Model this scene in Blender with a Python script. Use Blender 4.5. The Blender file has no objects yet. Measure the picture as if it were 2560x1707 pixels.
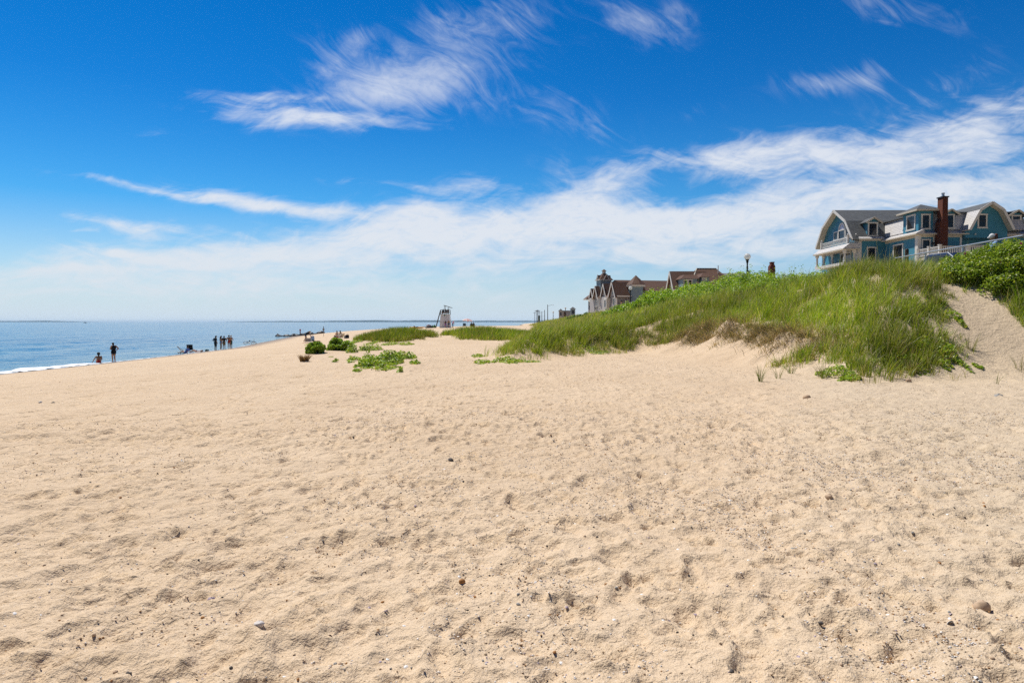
import bpy, bmesh, math, random
import numpy as np
from mathutils import Vector, Matrix

random.seed(7)
rng = np.random.default_rng(11)
HAZE = True
SC = bpy.context.scene
COL = SC.collection
R = math.radians
PI = math.pi

# ------------------------------------------------------------------ helpers
def tag(o, label=None, cat=None, group=None, kind=None):
    if label: o['label'] = label
    if cat: o['category'] = cat
    if group: o['group'] = group
    if kind: o['kind'] = kind
    return o

def empty(name, loc, rz=0.0, label=None, cat=None, group=None):
    o = bpy.data.objects.new(name, None)
    o.empty_display_size = 0.2
    COL.objects.link(o)
    o.location = loc
    o.rotation_euler = (0, 0, rz)
    return tag(o, label, cat, group)

def copy_tree(o, parent=None):
    c = o.copy()
    COL.objects.link(c)
    c.parent = parent
    for ch in list(o.children):
        copy_tree(ch, c)
    return c

class MB:
    """collects shapes, links them as ONE mesh object"""
    def __init__(s, org=(0, 0, 0)):
        s.v = []; s.f = []; s.o = org
    def add(s, vs, fs):
        n = len(s.v)
        s.v += [tuple(p) for p in vs]
        s.f += [tuple(i + n for i in f) for f in fs]
        return s
    def box(s, x0, x1, y0, y1, z0, z1):
        vs = [(x, y, z) for z in (z0, z1) for y in (y0, y1) for x in (x0, x1)]
        return s.add(vs, [(0, 2, 3, 1), (4, 5, 7, 6), (0, 1, 5, 4), (2, 6, 7, 3), (0, 4, 6, 2), (1, 3, 7, 5)])
    def prism(s, pts, axis, a0, a1):
        n = len(pts)
        def mk(p, a):
            if axis == 0: return (a, p[0], p[1])
            if axis == 1: return (p[0], a, p[1])
            return (p[0], p[1], a)
        vs = [mk(p, a0) for p in pts] + [mk(p, a1) for p in pts]
        fs = [tuple(range(n))[::-1], tuple(range(n, 2 * n))]
        fs += [(i, (i + 1) % n, n + (i + 1) % n, n + i) for i in range(n)]
        return s.add(vs, fs)
    def roof(s, prof, axis, a0, a1, th):
        """folded roof sheet of thickness th over a 2d profile"""
        out = []
        n = len(prof)
        for i in range(n):
            a = np.array(prof[max(i - 1, 0)]); b = np.array(prof[min(i + 1, n - 1)])
            if 0 < i < n - 1:
                d1 = np.array(prof[i]) - a; d1 = d1 / np.linalg.norm(d1)
                d2 = b - np.array(prof[i]); d2 = d2 / np.linalg.norm(d2)
                d = d1 + d2
            else:
                d = b - a
            d = d / np.linalg.norm(d)
            nn = np.array((-d[1], d[0]))
            if nn[1] < 0: nn = -nn
            p = np.array(prof[i]) + nn * th
            out.append(tuple(p))
        # quads strip by strip keeps every face convex
        for i in range(n - 1):
            s.prism([prof[i], prof[i + 1], out[i + 1], out[i]], axis, a0, a1)
        return s
    def cone(s, p0, p1, r0, r1, n=10, cap=True):
        p0 = Vector(p0); p1 = Vector(p1)
        d = (p1 - p0).normalized()
        u = d.orthogonal().normalized(); w = d.cross(u)
        vs = []
        for p, r in ((p0, r0), (p1, r1)):
            for i in range(n):
                a = 2 * PI * i / n
                vs.append(p + (u * math.cos(a) + w * math.sin(a)) * r)
        fs = [(i, (i + 1) % n, n + (i + 1) % n, n + i) for i in range(n)]
        if cap:
            fs += [tuple(range(n))[::-1], tuple(range(n, 2 * n))]
        return s.add(vs, fs)
    def bar(s, p0, p1, w, h=None):
        """rectangular beam between two points"""
        h = h or w
        p0 = Vector(p0); p1 = Vector(p1)
        d = (p1 - p0).normalized()
        up = Vector((0, 0, 1)) if abs(d.z) < 0.95 else Vector((0, 1, 0))
        u = d.cross(up).normalized(); q = u.cross(d).normalized()
        vs = []
        for p in (p0, p1):
            for a, b in ((-1, -1), (1, -1), (1, 1), (-1, 1)):
                vs.append(p + u * a * w / 2 + q * b * h / 2)
        return s.add(vs, [(3, 2, 1, 0), (4, 5, 6, 7), (0, 1, 5, 4), (1, 2, 6, 5), (2, 3, 7, 6), (3, 0, 4, 7)])
    def tube(s, pts, r, n=8):
        rings = []
        P = [Vector(p) for p in pts]
        rr = r if isinstance(r, (list, tuple)) else [r] * len(P)
        base = len(s.v)
        for i, p in enumerate(P):
            d = (P[min(i + 1, len(P) - 1)] - P[max(i - 1, 0)]).normalized()
            u = d.orthogonal().normalized() if abs(d.z) > .9 else d.cross(Vector((0, 0, 1))).normalized()
            w = d.cross(u)
            for k in range(n):
                a = 2 * PI * k / n
                s.v.append(tuple(p + (u * math.cos(a) + w * math.sin(a)) * rr[i]))
        for i in range(len(P) - 1):
            for k in range(n):
                a = base + i * n + k; b = base + i * n + (k + 1) % n
                s.f.append((a, b, b + n, a + n))
        s.f.append(tuple(range(base, base + n))[::-1])
        e = base + (len(P) - 1) * n
        s.f.append(tuple(range(e, e + n)))
        return s
    def lathe(s, prof, n=16, c=(0, 0, 0), sx=1, sy=1):
        base = len(s.v)
        for r, z in prof:
            for k in range(n):
                a = 2 * PI * k / n
                s.v.append((c[0] + r * sx * math.cos(a), c[1] + r * sy * math.sin(a), c[2] + z))
        m = len(prof)
        for i in range(m - 1):
            for k in range(n):
                a = base + i * n + k; b = base + i * n + (k + 1) % n
                s.f.append((a, b, b + n, a + n))
        s.f.append(tuple(range(base, base + n))[::-1])
        s.f.append(tuple(range(base + (m - 1) * n, base + m * n)))
        return s
    def ball(s, c, r, n=12, sx=1, sy=1, sz=1):
        prof = []
        for i in range(n + 1):
            a = -PI / 2 + PI * i / n
            prof.append((max(1e-4, r * math.cos(a)), r * sz * math.sin(a)))
        return s.lathe(prof, max(8, n), c, sx, sy)
    def build(s, name, mat, parent=None, smooth=False, bevel=0.0):
        me = bpy.data.meshes.new(name)
        o = s.o
        me.from_pydata([(p[0] - o[0], p[1] - o[1], p[2] - o[2]) for p in s.v], [], s.f)
        bm = bmesh.new(); bm.from_mesh(me)
        bmesh.ops.recalc_face_normals(bm, faces=bm.faces)
        bm.to_mesh(me); bm.free()
        if smooth:
            me.polygons.foreach_set('use_smooth', [True] * len(me.polygons))
        me.materials.append(mat)
        ob = bpy.data.objects.new(name, me)
        COL.objects.link(ob)
        if parent: ob.parent = parent
        if bevel:
            b = ob.modifiers.new('bevel', 'BEVEL'); b.width = bevel; b.segments = 2; b.limit_method = 'ANGLE'
        return ob

def np_mesh(name, V, loops, starts, totals, mat, smooth=True, col=None):
    me = bpy.data.meshes.new(name)
    me.vertices.add(len(V)); me.vertices.foreach_set('co', np.ascontiguousarray(V, dtype=np.float32).ravel())
    me.loops.add(len(loops)); me.loops.foreach_set('vertex_index', np.ascontiguousarray(loops, dtype=np.int32))
    me.polygons.add(len(starts))
    me.polygons.foreach_set('loop_start', np.ascontiguousarray(starts, dtype=np.int32))
    if smooth:
        me.polygons.foreach_set('use_smooth', np.ones(len(starts), dtype=bool))
    me.update(calc_edges=True)
    if col is not None:
        a = me.attributes.new('Col', 'FLOAT_COLOR', 'POINT')
        c4 = np.ones((len(V), 4), dtype=np.float32); c4[:, :3] = col
        a.data.foreach_set('color', c4.ravel())
    me.materials.append(mat)
    ob = bpy.data.objects.new(name, me)
    COL.objects.link(ob)
    return ob

# ------------------------------------------------------------------ materials
def newmat(name):
    m = bpy.data.materials.new(name); m.use_nodes = True
    nt = m.node_tree
    for n in list(nt.nodes): nt.nodes.remove(n)
    out = nt.nodes.new('ShaderNodeOutputMaterial')
    return m, nt, out

def principled(nt, out, col=(.5, .5, .5), rough=.6, spec=.4, metal=0.0):
    p = nt.nodes.new('ShaderNodeBsdfPrincipled')
    p.inputs['Base Color'].default_value = (*col, 1)
    p.inputs['Roughness'].default_value = rough
    p.inputs['Specular IOR Level'].default_value = spec
    p.inputs['Metallic'].default_value = metal
    nt.links.new(p.outputs[0], out.inputs['Surface'])
    return p

def node(nt, t, **kw):
    n = nt.nodes.new(t)
    for k, v in kw.items():
        setattr(n, k, v)
    return n

def noise(nt, vec, scale, detail=4, rough=.55, dist=0.0):
    n = nt.nodes.new('ShaderNodeTexNoise')
    n.inputs['Scale'].default_value = scale
    n.inputs['Detail'].default_value = detail
    n.inputs['Roughness'].default_value = rough
    n.inputs['Distortion'].default_value = dist
    if vec is not None: nt.links.new(vec, n.inputs['Vector'])
    return n

def ramp(nt, fac, stops):
    r = nt.nodes.new('ShaderNodeValToRGB')
    el = r.color_ramp.elements
    while len(el) < len(stops): el.new(0.5)
    for e, (p, c) in zip(el, stops):
        e.position = p; e.color = (*c, 1) if len(c) == 3 else c
    nt.links.new(fac, r.inputs[0])
    return r

def mixc(nt, fac, a, b, mode='MIX'):
    m = nt.nodes.new('ShaderNodeMix'); m.data_type = 'RGBA'; m.blend_type = mode
    for sock, v in ((m.inputs[0], fac), (m.inputs[6], a), (m.inputs[7], b)):
        if isinstance(v, (int, float)): sock.default_value = v
        elif isinstance(v, (tuple, list)): sock.default_value = (*v, 1)
        else: nt.links.new(v, sock)
    return m.outputs[2]

def mth(nt, op, a, b=None, c=None, clamp=False):
    m = nt.nodes.new('ShaderNodeMath'); m.operation = op; m.use_clamp = clamp
    for i, v in enumerate((a, b, c)):
        if v is None: continue
        if isinstance(v, (int, float)): m.inputs[i].default_value = v
        else: nt.links.new(v, m.inputs[i])
    return m.outputs[0]

def bump(nt, h, strength, dist, prev=None):
    b = nt.nodes.new('ShaderNodeBump')
    b.inputs['Strength'].default_value = strength
    b.inputs['Distance'].default_value = dist
    nt.links.new(h, b.inputs['Height'])
    if prev is not None: nt.links.new(prev, b.inputs['Normal'])
    return b.outputs[0]

MATS = {}
def simple(name, col, rough=.6, spec=.4, metal=0.0, var=.12, scale=6.0, bmp=0.0):
    """plain painted or woven surface with a little dirt and unevenness"""
    if name in MATS: return MATS[name]
    m, nt, out = newmat(name)
    p = principled(nt, out, col, rough, spec, metal)
    tc = node(nt, 'ShaderNodeTexCoord')
    n = noise(nt, tc.outputs['Object'], scale, 5, .6)
    c = mixc(nt, n.outputs[0], tuple(max(0, x * (1 - var)) for x in col), tuple(min(1, x * (1 + var)) for x in col))
    nt.links.new(c, p.inputs['Base Color'])
    if bmp:
        nt.links.new(bump(nt, n.outputs[0], .5, bmp), p.inputs['Normal'])
    MATS[name] = m
    return m

def siding(name, col, pitch=.13, line=.55, var=.08):
    m, nt, out = newmat(name)
    p = principled(nt, out, col, .55, .35)
    tc = node(nt, 'ShaderNodeTexCoord')
    sep = node(nt, 'ShaderNodeSeparateXYZ'); nt.links.new(tc.outputs['Object'], sep.inputs[0])
    fr = mth(nt, 'FRACT', mth(nt, 'DIVIDE', sep.outputs[2], pitch))
    n = noise(nt, tc.outputs['Object'], 1.3, 6, .6)
    c = mixc(nt, n.outputs[0], tuple(x * (1 - var * 2) for x in col), tuple(min(1, x * (1 + var)) for x in col))
    edge = mth(nt, 'LESS_THAN', fr, .12)
    c2 = mixc(nt, mth(nt, 'MULTIPLY', edge, line), c, tuple(x * .35 for x in col))
    nt.links.new(c2, p.inputs['Base Color'])
    nt.links.new(bump(nt, mth(nt, 'SUBTRACT', 1.0, fr), .8, .02), p.inputs['Normal'])
    return m

def shingle(name, c1, c2, row=.2, wid=.25, rough=.6, spec=.4, zrow=True):
    m, nt, out = newmat(name)
    p = principled(nt, out, c1, rough, spec)
    tc = node(nt, 'ShaderNodeTexCoord')
    sep = node(nt, 'ShaderNodeSeparateXYZ'); nt.links.new(tc.outputs['Object'], sep.inputs[0])
    xy = mth(nt, 'ADD', sep.outputs[0], sep.outputs[1])
    cmb = node(nt, 'ShaderNodeCombineXYZ')
    nt.links.new(xy, cmb.inputs[0]); nt.links.new(sep.outputs[2], cmb.inputs[1])
    br = node(nt, 'ShaderNodeTexBrick')
    nt.links.new(cmb.outputs[0], br.inputs['Vector'])
    br.inputs['Scale'].default_value = 1
    br.inputs['Brick Width'].default_value = wid
    br.inputs['Row Height'].default_value = row
    br.inputs['Mortar Size'].default_value = row * .07
    br.inputs['Color1'].default_value = (*c1, 1); br.inputs['Color2'].default_value = (*c2, 1)
    br.inputs['Mortar'].default_value = (*[x * .3 for x in c1], 1)
    n = noise(nt, tc.outputs['Object'], 1.1, 6, .65)
    c = mixc(nt, mth(nt, 'MULTIPLY', n.outputs[0], .5), br.outputs['Color'], tuple(x * .55 for x in c2))
    nt.links.new(c, p.inputs['Base Color'])
    fr = mth(nt, 'FRACT', mth(nt, 'DIVIDE', sep.outputs[2], row))
    nt.links.new(bump(nt, mth(nt, 'SUBTRACT', 1.0, fr), .7, .03), p.inputs['Normal'])
    return m

def leafmat(name, transl=.35, rough=.5):
    m, nt, out = newmat(name)
    a = node(nt, 'ShaderNodeAttribute', attribute_name='Col')
    p = nt.nodes.new('ShaderNodeBsdfPrincipled')
    p.inputs['Roughness'].default_value = rough
    p.inputs['Specular IOR Level'].default_value = .35
    t = node(nt, 'ShaderNodeBsdfTranslucent')
    tcol = mixc(nt, 1.0, a.outputs['Color'], (1.25, 1.3, .6), 'MULTIPLY')
    nt.links.new(a.outputs['Color'], p.inputs['Base Color'])
    nt.links.new(tcol, t.inputs['Color'])
    mx = node(nt, 'ShaderNodeMixShader'); mx.inputs[0].default_value = transl
    nt.links.new(p.outputs[0], mx.inputs[1]); nt.links.new(t.outputs[0], mx.inputs[2])
    nt.links.new(mx.outputs[0], out.inputs['Surface'])
    return m

# ------------------------------------------------------------------ terrain
def _h(ix, iy, seed):
    a = (ix.astype(np.int64) * 374761393 + iy.astype(np.int64) * 668265263 + seed * 1274126177) & 0xFFFFFFFF
    a = ((a ^ (a >> 13)) * 1274126177) & 0xFFFFFFFF
    a = a ^ (a >> 16)
    return (a & 0xFFFFFF).astype(np.float64) / 0xFFFFFF

def vnoise(x, y, seed=0):
    x0 = np.floor(x); y0 = np.floor(y)
    fx = x - x0; fy = y - y0
    fx = fx * fx * fx * (fx * (fx * 6 - 15) + 10); fy = fy * fy * fy * (fy * (fy * 6 - 15) + 10)
    ix = x0.astype(np.int64); iy = y0.astype(np.int64)
    a = _h(ix, iy, seed); b = _h(ix + 1, iy, seed); c = _h(ix, iy + 1, seed); d = _h(ix + 1, iy + 1, seed)
    return (a * (1 - fx) + b * fx) * (1 - fy) + (c * (1 - fx) + d * fx) * fy - .5

def fbm(x, y, seed=0, oct=4, gain=.5):
    s = np.zeros_like(x, dtype=np.float64); a = 1.0; f = 1.0
    for i in range(oct):
        c, sn = math.cos(i * 1.1), math.sin(i * 1.1)
        s += a * vnoise((x * c - y * sn) * f + 17.3 * i, (x * sn + y * c) * f - 9.1 * i, seed + i)
        a *= gain; f *= 2.03
    return s

def sm(a):
    a = np.clip(a, 0, 1)
    return a * a * (3 - 2 * a)

TOE = [(60, 8), (20, 14.5), (12.5, 16.3), (9.6, 15.9), (7.9, 15.7), (7.3, 17.5), (7.15, 19.7), (7.0, 24), (6.6, 28), (5.6, 31.2),
       (3.9, 30), (1.8, 26.5), (.6, 24.6), (-.5, 24.2), (-1.1, 26), (-1.2, 30), (-.7, 42), (0, 57), (3.0, 110), (6, 200), (8, 420), (10, 900)]
POLY = TOE + [(300, 900), (300, 8)]

def toe_d(X, Y):
    """signed distance to the toe of the dune bank, positive on the bank"""
    d2 = np.full(X.shape, 1e12)
    for (ax, ay), (bx, by) in zip(TOE[:-1], TOE[1:]):
        ex, ey = bx - ax, by - ay
        t = np.clip(((X - ax) * ex + (Y - ay) * ey) / (ex * ex + ey * ey), 0, 1)
        q = (X - ax - t * ex) ** 2 + (Y - ay - t * ey) ** 2
        np.minimum(d2, q, out=d2)
    ins = np.zeros(X.shape, dtype=bool)
    n = len(POLY)
    for i in range(n):
        ax, ay = POLY[i]; bx, by = POLY[(i + 1) % n]
        if ay == by: continue
        c = ((ay > Y) != (by > Y)) & (X < (bx - ax) * (Y - ay) / (by - ay) + ax)
        ins ^= c
    d = np.sqrt(d2)
    return np.where(ins, d, -d)

def shore_x(Y):
    return np.interp(Y, [-200, 50, 62, 85, 101, 130, 168, 200, 225, 260, 300, 420, 900],
                     [-33.2, -33.3, -33.9, -35.6, -38.8, -45, -53, -51, -38, -10, 2, 6, 9])

def plateau(Y):
    return np.interp(Y, [0, 14, 20, 24, 28, 37, 46, 65, 95, 130, 170, 220, 300, 900], [4.5, 4.5, 4.65, 4.95, 5.1, 5.05, 4.75, 4.3, 4.25, 4.0, 3.65, 3.3, 3.0, 2.6])

PATH = [(11.6, 15.2), (12.4, 17.2), (13.2, 18.8), (13.75, 20.0)]
def path_d(X, Y):
    d2 = np.full(X.shape, 1e12)
    for (ax, ay), (bx, by) in zip(PATH[:-1], PATH[1:]):
        ex, ey = bx - ax, by - ay
        t = np.clip(((X - ax) * ex + (Y - ay) * ey) / (ex * ex + ey * ey), 0, 1)
        np.minimum(d2, (X - ax - t * ex) ** 2 + (Y - ay - t * ey) ** 2, out=d2)
    return np.sqrt(d2)

def H(X, Y, d=None):
    X = np.asarray(X, dtype=np.float64); Y = np.asarray(Y, dtype=np.float64)
    sd = X - shore_x(Y)
    z = np.interp(sd, [-120, -30, -6, 0, 4, 8, 14, 20, 26, 34, 60], [-4, -2.2, -.5, 0, .36, .72, 1.2, 1.62, 1.86, 1.95, 2.0])
    z = z + .16 * sm((Y - 90) / 50) * sm((sd - 22) / 14)
    if d is None: d = toe_d(X, Y)
    W = np.interp(Y, [0, 17, 28, 33, 38, 46, 65, 100, 140, 220, 420], [5.5, 5.8, 6.4, 7.3, 9.3, 12.3, 12.6, 10, 8, 6, 5])
    sw = np.exp(-((Y - 25.5) / 5.5) ** 2) * sm((9.8 - X) / 1.5) * sm((X - 4.5) / 1.5)
    base = sm(d / W)
    dd = d + .45 * vnoise(X * .9, Y * .9, 5) + .2 * vnoise(X * 2.3, Y * 2.3, 6)
    scarp = np.interp(dd, [-1.5, -.3, .3, 1.4, 1.75, 2.05, 3.6, 6.6], [0, .03, .14, .78, 1.0, 1.62, 2.2, 3.0]) / 3.0
    rise = base * (1 - sw) + sw * np.maximum(scarp, base * .9)
    lam = sm((Y - 29.5) / 4.5)
    xt = np.interp(Y, [24, 30, 42, 57, 110, 200, 420], [-.8, -1.2, -.7, 0, 3, 6, 8])
    cap = np.clip((X - xt) / (12.7 - xt), 0, 1) ** 1.3
    rise = rise * (1 - lam) + lam * np.minimum(sm(d / 6.0), cap)
    top = plateau(Y)
    z = z + (top - 2.0) * rise
    # hummocks on the bank, kept off the road
    hm = fbm(X / 3.1, Y / 3.1, 21, 3)
    z = z + hm * .36 * sm(d / 3.0) * sm((14.6 - X) / 2.0)
    # mounds in the middle of the beach
    def mound(cx, cy, rx, ry, h, rot=0.0):
        c, s = math.cos(rot), math.sin(rot)
        u = ((X - cx) * c + (Y - cy) * s) / rx; v = (-(X - cx) * s + (Y - cy) * c) / ry
        return h * np.exp(-(u * u + v * v) * 1.6)
    z = z + mound(-9.4, 54, 4.2, 5.5, .55) + mound(-3.2, 57, 4.6, 7, .5) + mound(-4.2, 24, 2.0, 2.6, .16) + mound(-9.6, 35, 1.6, 1.6, .14)
    # the hill of the houses, behind the road
    hh = np.interp(Y, [10, 40, 56, 60, 95, 120, 160, 230, 420], [.6, 2.0, 3.4, 3.9, 3.6, 2.6, 2.2, 2.2, .5])
    z = z + hh * sm((X - 25) / 9)
    # gentle swells of the open sand
    z = z + .07 * fbm(X / 5.0, Y / 5.0, 3, 2) * sm((sd - 5) / 8) * (1 - sm((X - 15) / 1.5) * sm(d / 6))
    return z

def gz(x, y):
    return float(H(np.array([x]), np.array([y]))[0])

CAMZ = gz(0, 0) + 1.50
F = 1707.0
HY = 804.5
TH = math.atan((853.5 - HY) / F)
def ts(x, y):
    """photograph pixel -> slopes (X/Y, (Z-camera)/Y) of its ray"""
    a = (x - 1280) / F; b = (853.5 - y) / F
    Yc = math.cos(TH) + b * math.sin(TH); Zc = -math.sin(TH) + b * math.cos(TH)
    return a / Yc, Zc / Yc
def at(x, y, Y):
    """world point seen at pixel x, y at depth Y"""
    t, s = ts(x, y)
    return Vector((t * Y, Y, CAMZ + s * Y))
_RY = np.geomspace(1.8, 420, 2600)
def hit(x, y):
    """where the ray of photograph pixel x, y first meets the ground"""
    t, s = ts(x, y)
    below = CAMZ + s * _RY < H(t * _RY, _RY)
    i = int(np.argmax(below)) if below.any() else len(_RY) - 1
    return t * _RY[i], float(_RY[i])
def onground(x, Y, y=830):
    t, s = ts(x, y)
    return Vector((t * Y, Y, gz(t * Y, Y)))
# outline of the bare sand path, in photograph pixels dropped onto the ground
PATHPOLY = [hit(x, y) for x, y in ((2437, 722), (2424, 734), (2392, 772), (2388, 815), (2428, 876), (2440, 960), (2900, 990), (2740, 900), (2575, 822), (2532, 788), (2486, 758), (2488, 728))]
def in_poly(X, Y, poly):
    ins = np.zeros(X.shape, dtype=bool)
    for (ax, ay), (bx, by) in zip(poly, poly[1:] + poly[:1]):
        if ay == by: continue
        ins ^= ((ay > Y) != (by > Y)) & (X < (bx - ax) * (Y - ay) / (by - ay) + ax)
    return ins
def poly_d(X, Y, poly):
    d2 = np.full(X.shape, 1e9)
    for (ax, ay), (bx, by) in zip(poly, poly[1:] + poly[:1]):
        ex, ey = bx - ax, by - ay
        t = np.clip(((X - ax) * ex + (Y - ay) * ey) / (ex * ex + ey * ey), 0, 1)
        np.minimum(d2, (X - ax - t * ex) ** 2 + (Y - ay - t * ey) ** 2, out=d2)
    return np.sqrt(d2)
# ------------------------------------------------------------------ sand
def axis_pos(a0, a1, k, smin):
    v = [a0]
    while v[-1] < a1:
        v.append(v[-1] + max(smin, k * abs(v[-1])))
    return np.array(v)

xp = axis_pos(0, 130, .0075, .019)
GX = np.concatenate([-xp[:0:-1], xp])
yf = axis_pos(1.6, 760, .0058, .012)
GY = np.concatenate([np.linspace(-30, 1.45, 24), yf])
MX, MY = np.meshgrid(GX, GY)
DT = toe_d(MX, MY)
MZ = H(MX, MY, DT)
SD = MX - shore_x(MY)
dry = sm((SD - 3) / 6)                                   # trampled only above the swash
open_sand = dry * (1 - .6 * sm((DT - .5) / 3))
# trampled relief, fading where the mesh gets too coarse for it
cr, sr = math.cos(R(52)), math.sin(R(52))
RU, RV = MX * cr + MY * sr, -MX * sr + MY * cr
ridge = 1 - 2 * np.abs(2 * fbm(RU / 1.1, RV / .36, 33, 2) / 1.5)
ridge2 = 1 - 2 * np.abs(2 * fbm(MX / .16, MY / .13, 37, 2) / 1.5)
calm = .55 + .45 * sm(.5 + 1.6 * fbm(MX / 2.3, MY / 2.3, 39, 2))
MZ += open_sand * calm * (.050 * fbm(MX / .85, MY / .85, 31, 3) * np.clip(60 / (MY.clip(1) + 24), 0, 1)
                   + .014 * ridge * np.clip(16 / (MY.clip(1) + 5), 0, 1) + .0032 * ridge2 * np.clip(5 / (MY.clip(1) + 1), 0, 1)
                   + .026 * fbm(MX / .28 + 5, MY / .28, 41, 3) * np.clip(14 / (MY.clip(1) + 4), 0, 1)
                   + .009 * fbm(MX / .07, MY / .07, 47, 2) * np.clip(1.6 - MY.clip(1) / 7, 0, 1))
# wind-cut ripples of the scarp
MZ += .05 * fbm(MX / .5, MY / .5, 61, 3) * sm(DT / .4) * sm((2.6 - DT) / .8) * (MX < 12)

def stamp(cx, cy, ang, ln, wd, depth, rim):
    r = ln * .9
    i0, i1 = np.searchsorted(GX, (cx - r, cx + r)); j0, j1 = np.searchsorted(GY, (cy - r, cy + r))
    if i1 - i0 < 2 or j1 - j0 < 2: return
    x = MX[j0:j1, i0:i1] - cx; y = MY[j0:j1, i0:i1] - cy
    c, s = math.cos(ang), math.sin(ang)
    u = (x * c + y * s) / (ln / 2); v = (-x * s + y * c) / (wd / 2) * (1 + .22 * u)
    q = np.sqrt(u * u + v * v)
    dz = -depth * sm((1.10 - q) / .28) + rim * np.exp(-((q - 1.28) / .2) ** 2)
    MZ[j0:j1, i0:i1] += dz * open_sand[j0:j1, i0:i1]

for k in range(12000):
    near = rng.random() < .25
    cy = rng.uniform(2.2, 10) if near else 8 + 40 * rng.random() ** 1.2
    cx = rng.uniform(-.95, .95) * (cy + 1.5)
    a = rng.normal(1.2, .8) if rng.random() < .7 else rng.uniform(0, PI)
    g = rng.uniform(.4, 1.0) * (1 if near else 1.3)
    if rng.random() < .5:
        stamp(cx, cy, a, rng.uniform(.24, .31), rng.uniform(.095, .13), .019 * g, .011 * g)
    else:
        w = rng.uniform(.10, .34)
        stamp(cx, cy, a, w * rng.uniform(1, 1.7), w, .017 * g, .008 * g)

# trails of single walkers
for k in range(26):
    y0 = 3.0 + 16 * rng.random() ** 1.5; x0 = rng.uniform(-.8, .8) * (y0 + 1)
    a = rng.normal(1.35, .55) if k % 3 else rng.uniform(-.3, .4)
    dep = rng.uniform(.018, .030)
    for i in range(int(rng.uniform(7, 20))):
        a += rng.normal(0, .05); x0 += .66 * math.cos(a); y0 += .66 * math.sin(a)
        if y0 < 2.3 or y0 > 40: continue
        s_ = (-1) ** i
        fx_, fy_ = x0 - s_ * .10 * math.sin(a), y0 + s_ * .10 * math.cos(a)
        stamp(fx_ + .055 * math.cos(a), fy_ + .055 * math.sin(a), a + s_ * .12, .17, .105, dep, dep * .55)
        stamp(fx_ - .085 * math.cos(a), fy_ - .085 * math.sin(a), a + s_ * .12, .10, .075, dep * 1.1, dep * .3)

def gsamp(x, y):
    """height of the finished sand mesh"""
    i = int(np.clip(np.searchsorted(GX, x) - 1, 0, len(GX) - 2)); j = int(np.clip(np.searchsorted(GY, y) - 1, 0, len(GY) - 2))
    fx = (x - GX[i]) / (GX[i + 1] - GX[i]); fy = (y - GY[j]) / (GY[j + 1] - GY[j])
    return float((MZ[j, i] * (1 - fx) + MZ[j, i + 1] * fx) * (1 - fy) + (MZ[j + 1, i] * (1 - fx) + MZ[j + 1, i + 1] * fx) * fy)

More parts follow.
